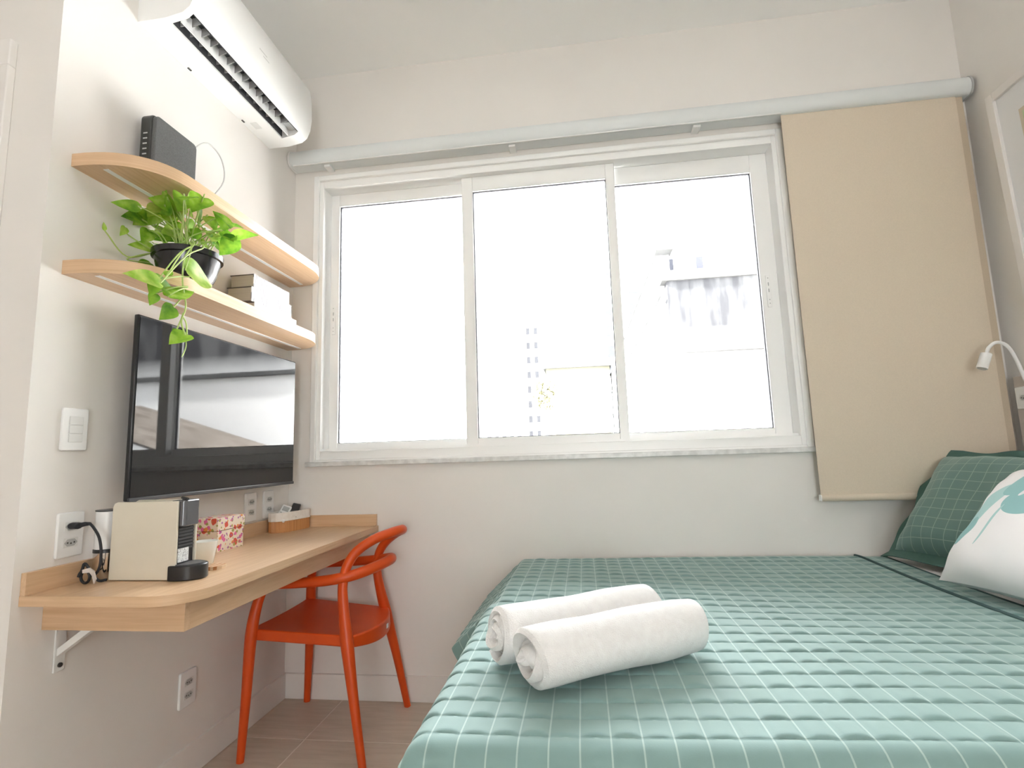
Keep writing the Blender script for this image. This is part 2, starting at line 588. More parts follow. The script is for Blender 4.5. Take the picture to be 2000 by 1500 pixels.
MB().box(.1765, .1775, -.961, -.301, 2.572, 2.615).build('vent_side', DARKGREY, ac, smooth=0)
flap = MB().prism([(.132, 2.552), (.136, 2.551), (.139, 2.60), (.135, 2.60)], -.957, -.305, 'y').build('louvre', WHITEP, ac)
for k in range(13):
    y = -.93 + k * .045
    MB().prism([(.108, 2.562), (.131, 2.562), (.131, 2.604), (.108, 2.604)], y, y + .002, 'y').build('fin', FIN, ac, smooth=0)
    MB().prism([(.142, 2.566), (.172, 2.572), (.172, 2.606), (.142, 2.604)], y + .012, y + .0145, 'y').build('fin', FIN, ac, smooth=0)
MB().box(.140, .174, -.36, -.303, 2.578, 2.604).build('motor_cover', GREYP, ac)
for y in (-.765, -.448):
    MB().box(.008, .014, y - .008, y + .008, 2.5415, 2.5455).build('clip_slot', SCREW, ac)
for k, (y, ww) in enumerate(((-.62, .05), (-.60, .04))):
    MB().box(.2105, .2118, y - ww / 2, y + ww / 2, 2.70 - k * .014, 2.704 - k * .014).build('badge', principled('badge_grey_%d' % k, (.62, .62, .62), .4), ac, smooth=0)
MB().box(.03, .06, -.43, -.385, 2.5440, 2.5455).build('rating_label', principled('label_grey', (.68, .68, .67), .5), ac, smooth=0)

# ------------------------------------------------------------------ router
rt = thing('internet_router', 'black upright router box on the upper shelf', 'router', (.06, -.89, 1.963))
ROUT = mottled('router_shell', (.075, .078, .078), (.115, .118, .118), .55, (400, 400, 400), .3, 900)
RSIDE = principled('router_spine', (.018, .02, .018), .35)
MB().prism(rrect(-.985, -.795, 1.963, 2.210, .020, 6), .032, .072, 'x').build('shell', RSIDE, rt, bevel=.006, segs=3)
MB().prism(rrect(-.980, -.796, 1.967, 2.206, .018, 6), .070, .084, 'x').build('front_panel', ROUT, rt, bevel=.004, segs=3)
lights = MB()
for k in range(7):
    lights.box(.046, .060, -.9862, -.9848, 2.03 + k * .018, 2.034 + k * .018)
lights.build('port_marks', GREYP, rt, smooth=0)
cable = smoothpath([(.05, -.80, 2.12), (.056, -.782, 2.2), (.06, -.73, 2.262), (.06, -.683, 2.272), (.06, -.642, 2.255), (.06, -.620, 2.22), (.06, -.617, 2.18),
                    (.06, -.632, 2.14), (.058, -.67, 2.08), (.05, -.72, 1.99), (.05, -.76, 1.9675)], 8)
tag(MB().tube(cable, .0028, 8).build('network_cable', principled('cable_grey', (.6, .6, .59), .5), smooth=60), 'thin grey cable looping beside the router', 'cable')

# ------------------------------------------------------------------ books
PAGE = mottled('book_pages', (.50, .45, .38), (.60, .55, .48), .9, (4, 4, 900), 0)
COVER = mottled('book_cover_print', (.80, .80, .80), (.80, .80, .80), .5, (10, 190, 40))
cr_ = [n for n in COVER.node_tree.nodes if n.type == 'VALTORGB'][0]
cr_.color_ramp.elements[0].position = .46
cr_.color_ramp.elements[0].color = (.33, .34, .37, 1)
cr_.color_ramp.elements[1].position = .52
cr_.color_ramp.elements[1].color = (.84, .84, .83, 1)
CDARK = principled('book_board_edge', (.13, .11, .10), .6)
COVW = principled('book_cover_white', (.84, .835, .82), .45)
bk = [(.020, .138, -.515, -.205, 1.6455, 1.706, 'thick white book at the bottom of the stack on the shelf', COVW),
      (.022, .130, -.525, -.235, 1.7062, 1.768, 'white printed book in the middle of the shelf stack', COVER),
      (.020, .124, -.505, -.245, 1.7682, 1.826, 'white printed book on top of the shelf stack', COVER)]
for (x0, x1, y0, y1, z0, z1, lab, cv) in bk:
    b_ = thing('book', lab, 'book', ((x0 + x1) / 2, (y0 + y1) / 2, z0), 'books stacked on the lower shelf')
    MB().box(x0 + .004, x1 - .004, y0 + .004, y1 - .004, z0 + .003, z1 - .003).build('pages', PAGE, b_, smooth=0)
    MB().box(x0, x1, y0, y1, z0, z0 + .003).build('back_cover', CDARK, b_, smooth=0)
    MB().box(x0, x1, y0, y1, z1 - .003, z1).build('front_cover', CDARK, b_, smooth=0)
    MB().box(x1 - .003, x1 + .0006, y0, y1, z0 + .0005, z1 - .0005).build('spine', cv, b_, smooth=0)

# ------------------------------------------------------------------ pothos
LEAFM = principled('pothos_leaf', (.16, .36, .03), .38, spec=.4)
m = LEAFM
tc = nd(m, 'ShaderNodeTexCoord')
nz = nd(m, 'ShaderNodeTexNoise')
nz.inputs['Scale'].default_value = 28
nz.inputs['Detail'].default_value = 3
lk(m, tc.outputs['Object'], nz.inputs['Vector'])
oi = nd(m, 'ShaderNodeObjectInfo')
ad = nd(m, 'ShaderNodeMath', operation='MULTIPLY_ADD')
ad.inputs[1].default_value = .34
lk(m, oi.outputs['Random'], ad.inputs[0])
sb_ = nd(m, 'ShaderNodeMath', operation='SUBTRACT')
lk(m, nz.outputs['Fac'], sb_.inputs[0])
sb_.inputs[1].default_value = .17
lk(m, sb_.outputs[0], ad.inputs[2])
cr = nd(m, 'ShaderNodeValToRGB')
e = cr.color_ramp.elements
e[0].position, e[0].color = .25, (.09, .26, .02, 1)
e[1].position, e[1].color = .85, (.62, .74, .20, 1)
x_ = e.new(.55)
x_.color = (.30, .54, .05, 1)
lk(m, ad.outputs[0], cr.inputs[0])
lk(m, cr.outputs[0], P(m).inputs['Base Color'])
P(m).inputs['Subsurface Weight'].default_value = 0.0
tl = nd(m, 'ShaderNodeBsdfTranslucent')
lk(m, cr.outputs[0], tl.inputs[0])
ms = nd(m, 'ShaderNodeMixShader')
ms.inputs[0].default_value = .45
outn = [n for n in m.node_tree.nodes if n.type == 'OUTPUT_MATERIAL'][0]
lk(m, P(m).outputs[0], ms.inputs[1])
lk(m, tl.outputs[0], ms.inputs[2])
lk(m, ms.outputs[0], outn.inputs[0])
STEMM = principled('pothos_stem', (.42, .55, .16), .45)
SOIL = mottled('potting_soil', (.03, .02, .012), (.07, .045, .03), .95, (60, 60, 60), .6, 120)
POTM = principled('black_pot_plastic', (.014, .014, .017), .22, spec=.6)

PC = Vector((.132, -.87, 1.6455))
pl = thing('potted_pothos', 'trailing green pothos in a black plastic bowl on the lower shelf', 'potted plant', PC)
pr = [(.001, .002), (.058, 0), (.064, .004), (.084, .045), (.094, .085), (.0965, .098), (.104, .100), (.105, .118), (.100, .118), (.096, .104), (.090, .085), (.06, .02), (.001, .018)]
pot_o = MB().lathe(pr, PC, 48).build('pot', POTM, pl, smooth=40)
MB().lathe([(.0005, .098), (.05, .097), (.093, .094)], PC, 32).build('soil', SOIL, pl)
LV = [((0.14, -0.955, 1.885), (0.03, -0.874, 1.876)),
      ((0.141, -0.992, 1.873), (0.033, -0.96, 1.873)),
      ((0.083, -1.028, 1.861), (0.046, -1.074, 1.861)),
      ((0.03, -0.957, 1.857), (0.03, -1.016, 1.847)),
      ((0.15, -0.981, 1.885), (0.132, -1.031, 1.885)),
      ((0.246, -1.036, 1.873), (0.149, -0.945, 1.873)),
      ((0.315, -1.043, 1.861), (0.215, -0.974, 1.861)),
      ((0.274, -1.064, 1.849), (0.324, -1.08, 1.849)),
      ((0.195, -0.914, 1.885), (0.165, -0.85, 1.87)),
      ((0.107, -0.917, 1.858), (0.138, -0.909, 1.826)),
      ((0.089, -0.855, 1.833), (0.03, -0.919, 1.813)),
      ((0.04, -0.915, 1.778), (0.03, -0.988, 1.768)),
      ((0.22, -0.845, 1.882), (0.178, -0.851, 1.885)),
      ((0.286, -0.891, 1.839), (0.277, -0.933, 1.873)),
      ((0.253, -0.839, 1.872), (0.294, -0.834, 1.871)),
      ((0.3, -0.886, 1.81), (0.377, -0.877, 1.816)),
      ((0.242, -0.835, 1.834), (0.187, -0.84, 1.814)),
      ((0.307, -0.883, 1.798), (0.259, -0.883, 1.753)),
      ((0.241, -0.839, 1.86), (0.198, -0.844, 1.855)),
      ((0.196, -0.901, 1.823), (0.158, -0.905, 1.816)),
      ((0.129, -0.91, 1.885), (0.068, -0.887, 1.885)),
      ((0.074, -0.922, 1.865), (0.046, -0.923, 1.846)),
      ((0.272, -1.041, 1.639), (0.272, -0.92, 1.64)),
      ((0.282, -1.151, 1.567), (0.282, -1.25, 1.565)),
      ((0.262, -1.137, 1.568), (0.262, -1.048, 1.579)),
      ((0.272, -1.152, 1.567), (0.272, -1.163, 1.531)),
      ((0.282, -1.114, 1.539), (0.282, -1.02, 1.588)),
      ((0.262, -1.14, 1.537), (0.262, -1.152, 1.508)),
      ((0.272, -1.088, 1.512), (0.272, -1.122, 1.476)),
      ((0.282, -1.046, 1.443), (0.282, -1.097, 1.412)),
      ((0.262, -1.057, 1.457), (0.262, -1.074, 1.443)),
      ((0.03, -1.082, 1.769), (0.03, -1.086, 1.794)),
      ((0.03, -1.013, 1.809), (0.03, -1.025, 1.777)),
      ((0.03, -0.916, 1.728), (0.03, -0.955, 1.709)),
      ((0.272, -1.115, 1.598), (0.272, -1.096, 1.622)),
      ((0.02, -0.934, 1.872), (0.02, -0.964, 1.847)),
      ((0.048, -0.952, 1.885), (0.02, -0.938, 1.863)),
      ((0.064, -0.932, 1.885), (0.054, -0.946, 1.851)),
      ((0.158, -1.003, 1.885), (0.106, -0.966, 1.885)),
      ((0.173, -0.992, 1.885), (0.112, -0.939, 1.885)),
      ((0.218, -0.983, 1.885), (0.183, -0.925, 1.885)),
      ((0.221, -0.967, 1.885), (0.225, -0.942, 1.885)),
      ((0.087, -0.877, 1.843), (0.101, -0.928, 1.828)),
      ((0.132, -0.876, 1.876), (0.131, -0.848, 1.86)),
      ((0.146, -0.881, 1.836), (0.156, -0.855, 1.833)),
      ((0.185, -0.861, 1.849), (0.253, -0.914, 1.796)),
      ((0.199, -0.869, 1.885), (0.223, -0.866, 1.855)),
      ((0.265, -0.895, 1.867), (0.313, -0.915, 1.838)),
      ((0.02, -0.879, 1.848), (0.062, -0.895, 1.817)),
      ((0.102, -0.862, 1.815), (0.065, -0.849, 1.815)),
      ((0.165, -0.854, 1.812), (0.172, -0.829, 1.805)),
      ((0.235, -0.878, 1.789), (0.221, -0.839, 1.822)),
      ((0.055, -0.896, 1.789), (0.02, -0.887, 1.812)),
      ((0.02, -0.917, 1.832), (0.026, -0.939, 1.798)),
      ((0.282, -0.904, 1.814), (0.305, -0.89, 1.798)),
      ((0.141, -0.934, 1.885), (0.133, -0.898, 1.874)),
      ((0.02, -0.9, 1.863), (0.066, -0.916, 1.836))]
soil_top = PC + Vector((0, 0, .1))


def leaf_mesh(base, tip, seed, wr):
    rnd = random.Random(seed)
    bse, tp = Vector(base), Vector(tip)
    ax = tp - bse
    L = ax.length
    ax.normalize()
    view = (CAMV - bse).normalized()
    n = view * rnd.uniform(.55, 1.0) + Vector((.25, .1, .75)) * rnd.uniform(.3, 1.0) + Vector((rnd.uniform(-.3, .3), rnd.uniform(-.3, .3), 0))
    n = (n - ax * n.dot(ax)).normalized()
    sd = ax.cross(n)
    W = L * wr * .5
    rows = [(0.0, .30, .04), (.05, .70, 0), (.14, .95, 0), (.28, 1.0, 0), (.45, .90, 0), (.62, .68, 0), (.78, .42, 0), (.90, .19, 0), (1.0, .012, 0)]
    fold, droop = rnd.uniform(.12, .32), rnd.uniform(.05, .22)
    mb = MB()
    v = []
    for (t, ww, back) in rows:
        for k in (-1, -.5, 0, .5, 1):
            lob = -.07 * L if (t == 0.0 and abs(k) > .6) else 0
            p = bse + ax * (t * L + lob) + sd * (k * W * ww) + n * (abs(k) ** 1.3 * W * ww * fold - droop * L * t * t + .012 * L * sin(9 * t + k * 2))
            v.append(p)
    f = [(i * 5 + j, (i + 1) * 5 + j, (i + 1) * 5 + j + 1, i * 5 + j + 1) for i in range(len(rows) - 1) for j in range(4)]
    return mb.add(v, f)


CAMV = Vector((1.4, -2.0, 1.3))
for i, (b0, t0) in enumerate(LV):
    b0, t0 = Vector(b0), Vector(t0)
    if i not in (31, 32, 30, 34):
        mid = (b0 + t0) / 2
        k = 1.25 if (t0 - b0).length < .07 else 1.1
        b0, t0 = mid + (b0 - mid) * k, mid + (t0 - mid) * k
        if i > 34:
            mid = (b0 + t0) / 2
            b0, t0 = mid + (b0 - mid) * 1.25, mid + (t0 - mid) * 1.25
        if i < 22 and (t0 - b0).length > .088:
            t0 = b0 + (t0 - b0).normalized() * .088
        for q in (b0, t0):
            q.x = max(q.x, .012)
            q.z = min(q.z, 1.905)
    wr = .80 if i not in (31, 11, 12, 10, 15, 2, 23, 26) else .52
    leaf_mesh(b0, t0, 50 + i, wr).build('leaf', LEAFM, pl, smooth=80, sub=1)
    # stem
    rnd = random.Random(900 + i)
    if i in (31, 32, 33):
        st = Vector((.06, -.92, 1.76))
        pts = [soil_top + Vector((-.04, -.03, 0)), st, Vector((.03, -1.0, b0.z - (.05 if i == 31 else .02))), b0]
    elif 22 <= i <= 34:
        st = Vector((.132 + .098 * cos(-.7 + rnd.uniform(-.35, .3)), -.87 - .075 + rnd.uniform(-.02, .03), 1.772))
        st = Vector((.218, -.925, 1.770)) if i % 2 else Vector((.196, -.948, 1.770))
        if i in (22, 23, 24, 34):
            pts = [soil_top + Vector((.03, -.02, -.004)), st, st + Vector((.035, -.03, -.025)), (st + b0) / 2 + Vector((.03, -.02, .01)), b0]
        else:      # lower leaves leave the long vine
            vz = b0.z + .05
            vp = Vector((.278, -1.055 + (vz - 1.5) * .15, vz))
            pts = [vp, (vp + b0) / 2 + Vector((.004, 0, .006)), b0]
    else:
        st = soil_top + Vector((rnd.uniform(-.05, .05), rnd.uniform(-.06, .05), -.003))
        pts = [st, st + (b0 - st) * .5 + Vector((0, 0, .03)), b0 + Vector((0, 0, .004)), b0]
    MB().tube(smoothpath(pts, 6), .0021, 6).build('stem', STEMM, pl, smooth=80)
MB().tube(smoothpath([(.16, -.90, 1.745), (.205, -.945, 1.772), (.245, -.985, 1.745), (.262, -1.04, 1.68), (.276, -1.06, 1.60), (.278, -1.045, 1.53), (.279, -1.06, 1.48), (.282, -1.046, 1.443)], 8), .0023, 8).build('vine', STEMM, pl, smooth=80)
MB().tube(smoothpath([(.282, -1.046, 1.443), (.284, -1.044, 1.41), (.286, -1.06, 1.375)], 6), [.0016] * 12 + [.0006], 6).build('tendril', STEMM, pl, smooth=80)

# ------------------------------------------------------------------ wall plates
def plate(y, z, wdt, h, label, modules, rows, group='white wall plates', x=0.0, sx=1):
    """a cover plate on a wall at x, facing +x (sx=1) or -x (sx=-1)"""
    t = thing('wall_plate', label, 'outlet' if modules == 'socket' else 'switch', (x, y, z), group)

    def xx(d):
        return x + sx * d
    MB().prism(rrect(y - wdt / 2, y + wdt / 2, z - h / 2, z + h / 2, .006, 4), x, xx(.009), 'x').build('cover', WHITEP, t, bevel=.003, segs=3)
    for k in range(rows):
        zz = z + (k - (rows - 1) / 2) * (.024 if modules == 'switch' else .043)
        if modules == 'switch':
            MB().prism([(y - .020, zz - .0115), (y + .020, zz - .0115), (y + .020, zz + .0115), (y - .020, zz + .0115)], xx(.009), xx(.0115), 'x').build('rocker', OFFWHITE, t, bevel=.001)
        else:
            fc = MB().prism(rrect(y - .021, y + .021, zz - .0125, zz + .0125, .003, 3), xx(.009), xx(.0105), 'x').build('socket', OFFWHITE, t, bevel=.0008)
            hx = [(-.019, -.0), (-.010, .0095), (.010, .0095), (.019, 0), (.010, -.0095), (-.010, -.0095)]
            MB().prism([(y + a, zz + c) for a, c in hx], xx(.0105), xx(.011), 'x').build('socket_recess', GREYP, fc, smooth=0)
            hol = MB()
            for a in (-.0095, 0, .0095):
                hol.prism([(y + a + .0024 * cos(q * pi / 4), zz + .0024 * sin(q * pi / 4) - (.002 if a == 0 else 0)) for q in range(8)], xx(.011), xx(.0114), 'x')
            hol.build('socket_holes', SCREW, fc, smooth=0)
    return t


plate(-1.105, 1.178, .076, .118, 'white three-gang light switch left of the television', 'switch', 3)
plate(-1.096, .892, .076, .120, 'white double outlet with the black plug above the desk end', 'socket', 2)
plate(-.300, .882, .076, .120, 'white double outlet behind the floral box', 'socket', 2)
plate(-.172, .882, .076, .120, 'white double outlet behind the basket in the corner', 'socket', 2)
plate(-.622, .300, .078, .118, 'white double outlet on the wall under the desk', 'socket', 2)

# ------------------------------------------------------------------ coffee machine
cm = thing('coffee_machine', 'slim cream and black capsule coffee machine on the desk', 'coffee machine', (.2, -1.02, DZ))
CREAM = mottled('cream_plastic', (.66, .61, .51), (.68, .63, .53), .38, (12, 12, 12))
P1 = [(.096, .762), (.297, .762), (.297, .972), (.109, .972), (.101, .968), (.097, .958)]
MB().prism(P1, -1.060, -1.053, 'y').build('side_panel', CREAM, cm, bevel=.002)
MB().prism(P1, -.988, -.981, 'y').build('side_panel', CREAM, cm, bevel=.002)
MB().box(.100, .292, -1.053, -.988, .762, .966).build('body', BLACKP, cm, bevel=.003)
MB().prism(rrect(.27, .312, -1.0515, -.9895, .012, 6, (0, 1, 1, 0)), .902, .973).build('brew_head', principled('satin_graphite', (.16, .16, .17), .25, .6), cm, bevel=.003)
MB().tube([(.285 + .028 * cos(t / 8 * pi), -1.02 + .024 * cos(t / 8 * pi * 0 + t / 8 * pi) * 0 + .024 * sin((t / 8 - .5) * pi), .976) for t in range(9)], .004, 8).build('lever', BLACKP, cm)
rb_ = MB()
for k in range(7):
    rb_.box(.290, .2955, -1.050, -.993, .838 + k * .009, .843 + k * .009)
rb_.build('grille', DARKGREY, cm)
MB().prism([(.300 + .058 * cos(a), -1.022 + .046 * sin(a)) for a in [radians(-100 + 10 * k) for k in range(21)]] + [(.28, -.977), (.28, -1.067)], .7605, .800).build('drip_tray', BLACKP, cm, smooth=40, bevel=.003)
MB().prism([(.302 + .048 * cos(a), -1.022 + .037 * sin(a)) for a in [radians(15 * k) for k in range(24)]], .800, .8018).build('drip_grid', DARKGREY, cm)
STK = mottled('sticker_print', (.80, .80, .80), (.80, .80, .80), .5, (5, 500, 260))
cr_ = [n for n in STK.node_tree.nodes if n.type == 'VALTORGB'][0]
cr_.color_ramp.elements[0].position, cr_.color_ramp.elements[0].color = .40, (.35, .35, .36, 1)
cr_.color_ramp.elements[1].position, cr_.color_ramp.elements[1].color = .47, (.8, .8, .8, 1)
MB().box(.2955, .2972, -1.051, -1.012, .806, .842).build('sticker', STK, cm, smooth=0)

# power cord with its plug
pc = thing('power_cord', 'black power cord plugged in beside the coffee machine', 'cord', (.04, -1.09, .80))
MB().prism([(-1.098 + .014 * cos(a), .915 + .009 * sin(a)) for a in [k * pi / 6 for k in range(12)]], .012, .034, 'x').build('plug', RUBBER, pc, bevel=.002)
MB().tube([(.030, -1.095, .915), (.034, -1.080, .917), (.037, -1.066, .916)], [.007, .006, .004], 10).build('strain_relief', RUBBER, pc, smooth=60)
ring_ = [(.064 + .015 * cos(t / 10 * 2 * pi), -1.092 - .0007 * t, .781 + .0165 * sin(t / 10 * 2 * pi)) for t in range(0, 16)]
cpath = [(.028, -1.070, .916), (.045, -1.078, .918), (.067, -1.086, .908), (.088, -1.088, .882), (.097, -1.088, .847), (.097, -1.088, .810), (.090, -1.089, .790)] + ring_ + [(.056, -1.10, .80), (.060, -1.098, .815), (.066, -1.09, .80), (.080, -1.075, .7665), (.098, -1.066, .7655)]
MB().tube(smoothpath(cpath, 5), .0036, 8).build('cable', RUBBER, pc, smooth=80)
MB().prism([(.062, .800), (.082, .805), (.096, .797), (.104, .776), (.099, .764), (.092, .785), (.084, .793), (.063, .791)], -1.106, -1.102, 'y').build('tie_tag', principled('tie_tag_plastic', (.62, .58, .56), .4), pc)

# ------------------------------------------------------------------ milk frother
mf = thing('milk_frother', 'clear-topped steel canister tucked behind the coffee machine', 'canister', (.052, -.995, DZ))
FC = (.0505, -1.022, DZ)
MB().lathe([(.001, .002), (.029, .0), (.031, .003), (.032, .075), (.001, .075)], FC, 32).build('steel_base', principled('mirror_steel', (.75, .72, .69), .08, 1.0), mf, smooth=40)
MB().lathe([(.0325, .073), (.0330, .073), (.0330, .082), (.0325, .082), (.001, .082)], FC, 32).build('seal_ring', BLACKP, mf, smooth=40)
MB().lathe([(.001, .083), (.031, .083), (.032, .186), (.001, .186)], FC, 32).build('clear_jug', principled('frosted_acrylic', (.80, .80, .80), .25), mf, smooth=40)
MB().lathe([(.001, .187), (.033, .187), (.033, .1905), (.001, .191)], FC, 32).build('lid', DARKGREY, mf, smooth=40)

# ------------------------------------------------------------------ cup and coaster
CERAM = principled('white_ceramic', (.80, .82, .80), .2)
cup = MB().lathe([(.001, .003), (.024, 0), (.027, .002), (.0375, .070), (.0355, .070), (.0255, .006), (.001, .005)], (.212, -.838, DZ), 36).build('cup', CERAM, smooth=50)
tag(cup, 'small white tapered cup beside the coffee machine', 'cup')
cs = thing('coaster', 'round striped wooden coaster by the drip tray', 'coaster', (.315, -.93, DZ))
CW1 = principled('coaster_dark_strip', (.52, .24, .10), .5)
CW2 = principled('coaster_pale_strip', (.72, .55, .38), .5)
for k in range(7):
    a0, a1 = -.028 + k * .008, -.028 + (k + 1) * .008 - .0008
    h0, h1 = sqrt(max(.0285 ** 2 - a0 * a0, 1e-6)), sqrt(max(.0285 ** 2 - a1 * a1, 1e-6))
    MB().prism([(.302 + a0, -.905 - h0), (.302 + a1, -.905 - h1), (.302 + a1, -.905 + h1), (.302 + a0, -.905 + h0)], DZ, DZ + .010).build('strip', CW1 if k % 2 else CW2, cs, smooth=0)

# ------------------------------------------------------------------ floral box
FLOR = principled('floral_paper', (.80, .70, .58), .5)
m = FLOR
tc = nd(m, 'ShaderNodeTexCoord')
lay = None
prev = None
base = nd(m, 'ShaderNodeRGB')
base.outputs[0].default_value = (.82, .72, .60, 1)
prev = base.outputs[0]
for k, (scl, thr, colr, off) in enumerate(((26, .20, (.70, .10, .06, 1), 0), (34, .17, (.75, .16, .38, 1), 3.3), (40, .16, (.38, .36, .10, 1), 7.1), (30, .13, (.80, .30, .08, 1), 11.7), (55, .14, (.45, .16, .40, 1), 15.2))):
    mp = nd(m, 'ShaderNodeMapping')
    mp.inputs['Location'].default_value = (off, off * .7, off * .3)
    mp.inputs['Scale'].default_value = (scl, scl, scl)
    lk(m, tc.outputs['Object'], mp.inputs['Vector'])
    nz = nd(m, 'ShaderNodeTexNoise')
    nz.inputs['Scale'].default_value = 2.2
    lk(m, mp.outputs[0], nz.inputs['Vector'])
    mxv = nd(m, 'ShaderNodeMix', data_type='VECTOR')
    mxv.inputs['Factor'].default_value = .28
    lk(m, mp.outputs[0], mxv.inputs['A'])
    lk(m, nz.outputs['Color'], mxv.inputs['B'])
    vo = nd(m, 'ShaderNodeTexVoronoi')
    lk(m, mxv.outputs['Result'], vo.inputs['Vector'])
    vo.inputs['Scale'].default_value = 1.6
    lt2 = nd(m, 'ShaderNodeMath', operation='LESS_THAN')
    lt2.inputs[1].default_value = thr + .12
    lk(m, vo.outputs['Distance'], lt2.inputs[0])
    mxc = nd(m, 'ShaderNodeMix', data_type='RGBA')
    lk(m, lt2.outputs[0], mxc.inputs['Factor'])
    lk(m, prev, mxc.inputs['A'])
    mxc.inputs['B'].default_value = colr
    prev = mxc.outputs['Result']
lk(m, prev, P(m).inputs['Base Color'])
fb = thing('floral_box', 'square box with red and pink flower print on the desk', 'box', (.07, -.58, DZ))
MB().box(.022, .118, -.652, -.508, DZ, .832).build('box_body', FLOR, fb, bevel=.001)
MB().box(.020, .120, -.655, -.505, .8335, .877).build('box_lid', FLOR, fb, bevel=.001)
MB().box(.0225, .1175, -.6515, -.5085, .8315, .834).build('lid_gap', principled('gap_dark', (.10, .02, .02), .8), fb)

# ------------------------------------------------------------------ basket with remotes
BAMB = wood('bamboo_strips', (.60, .30, .12), (.42, .17, .055), (220, 220, 4))
LINER = mottled('cotton_liner', (.74, .70, .65), (.80, .77, .73), .9, (60, 60, 60), .3, 300)
bs = thing('bamboo_basket', 'small bamboo basket with white cotton liner in the desk corner', 'basket', (.08, -.12, DZ))
plan = [(.022, -.030), (.022, -.185), (.030, -.205), (.048, -.213), (.068, -.210), (.085, -.198), (.098, -.18), (.112, -.14), (.124, -.09), (.130, -.05), (.128, -.034), (.115, -.030)]


def dense(poly, k):
    out = []
    for i in range(len(poly)):
        a, c = poly[i], poly[(i + 1) % len(poly)]
        out += [(a[0] + (c[0] - a[0]) * t / k, a[1] + (c[1] - a[1]) * t / k) for t in range(k)]
    return out


def wallring(poly, z0, z1, th, wav=0.0):
    cx = sum(p[0] for p in poly) / len(poly)
    cy = sum(p[1] for p in poly) / len(poly)
    n = len(poly)
    inn = []
    out = []
    for i, p in enumerate(poly):
        d = Vector((p[0] - cx, p[1] - cy))
        L = d.length
        d /= L
        ww = wav if i % 2 else 0
        out.append((p[0] - d.x * ww, p[1] - d.y * ww))
        inn.append((p[0] - d.x * th, p[1] - d.y * th))
    v = [(*p, z0) for p in out] + [(*p, z1) for p in out] + [(*p, z1) for p in inn] + [(*p, z0) for p in inn]
    f = []
    for i in range(n):
        j = (i + 1) % n
        for k in range(4):
            a, c = k * n, ((k + 1) % 4) * n
            f.append((a + i, a + j, c + j, c + i))
    return MB().add(v, f)


dp = dense(plan, 6)
wallring(dp, DZ + .004, .812, .004, .0012).build('woven_side', BAMB, bs, smooth=20)
MB().prism([(.076 + (p[0] - .076) * .98, -.115 + (p[1] + .115) * .98) for p in plan], DZ, DZ + .006).build('base', BAMB, bs)
lp = [(.076 + (p[0] - .076) * 1.03, -.115 + (p[1] + .115) * 1.03) for p in dp]
wallring([(max(p[0], .0165), min(p[1], -.0165)) for p in lp], .808, .846, .008, .0).build('liner', LINER, bs, smooth=60, bevel=.002)


def remote(name, label, loc, rot, L, W, T, mat, keymat, scr=None):
    r = thing(name, label, 'remote', loc, 'remote controls in the basket', rot)
    MB().prism(rrect(-W / 2, W / 2, -L / 2, L / 2, .006, 4), -T / 2, T / 2).build('case', mat, r, bevel=.003, local=True)
    if scr:
        MB().box(-W * .33, W * .33, L * .08, L * .38, T / 2, T / 2 + .0008).build('display', scr, r, local=True, smooth=0)
    for i in range(4):
        for j in range(3):
            MB().box((j - 1) * W * .27 - .004, (j - 1) * W * .27 + .004, -L * .40 + i * L * .11 - .003, -L * .40 + i * L * .11 + .003, T / 2, T / 2 + .0012).build('button', keymat, r, local=True, smooth=0)
    return r


remote('remote_control', 'white air conditioner remote with grey display in the basket', (.066, -.150, .838), (radians(28), radians(22), radians(25)), .115, .042, .014, WHITEP, GREYP, GREYP)
remote('remote_control', 'black television remote leaning in the basket', (.082, -.088, .842), (radians(24), radians(14), radians(25)), .12, .036, .014, BLACKP, DARKGREY)

# ------------------------------------------------------------------ chair
ch = thing('desk_chair', 'orange moulded plastic armchair pushed under the desk', 'chair', (.35, -.27, 0))


def seat_top(u, v):
    s = 2 * v - 1
    x = .148 + .385 * u + .055 * u ** 2 * (1 - s * s) - .012 * (1 - u) ** 2 * (s * s)
    yc = -.268 - .014 * u
    wv = .214 - .027 * u
    z = .452 - .030 * u - .012 * sin(pi * u) * (1 - s * s) + .004 * s * s * u
    return x, yc + wv * s, z


def seat_bot(u, v):
    x, y, z = seat_top(u, v)
    s = 2 * v - 1
    return x + (.002 if u > .5 else 0), y, z - .040 - .018 * u ** 4 * (1 - s * s)


mb = MB()
N1, N2 = 16, 16
mb.grid(seat_top, N1, N2)
mb.grid(seat_bot, N1, N2)
K = (N1 + 1) * (N2 + 1)
edge = [i * (N2 + 1) for i in range(N1 + 1)] + [N1 * (N2 + 1) + j for j in range(1, N2 + 1)] + [i * (N2 + 1) + N2 for i in range(N1 - 1, -1, -1)] + [j for j in range(N2 - 1, 0, -1)]
for i in range(len(edge)):
    a, c = edge[i], edge[(i + 1) % len(edge)]
    mb.f.append((a, c, K + c, K + a))
mb.build('seat', ORANGE, ch, smooth=50, bevel=.006, segs=3)


def leg(path, rad, nm='leg'):
    p = smoothpath(path, 8)
    n = len(p)
    rs = []
    for i in range(n):
        t = i / (n - 1) * (len(rad) - 1)
        k = min(int(t), len(rad) - 2)
        rs.append(rad[k] + (rad[k + 1] - rad[k]) * (t - k))
    return MB().tube(p, rs, 16, flat=.86).build(nm, ORANGE, ch, smooth=60)


# front legs run up to the arm ring
leg([(.130, -.500, 0), (.140, -.492, .22), (.148, -.485, .43), (.160, -.470, .54), (.180, -.455, .606)], [.0140, .018, .0225, .0195, .018])
leg([(.128, -.030, 0), (.140, -.040, .22), (.150, -.052, .43), (.160, -.068, .54), (.180, -.085, .606)], [.0140, .018, .0225, .0195, .018])
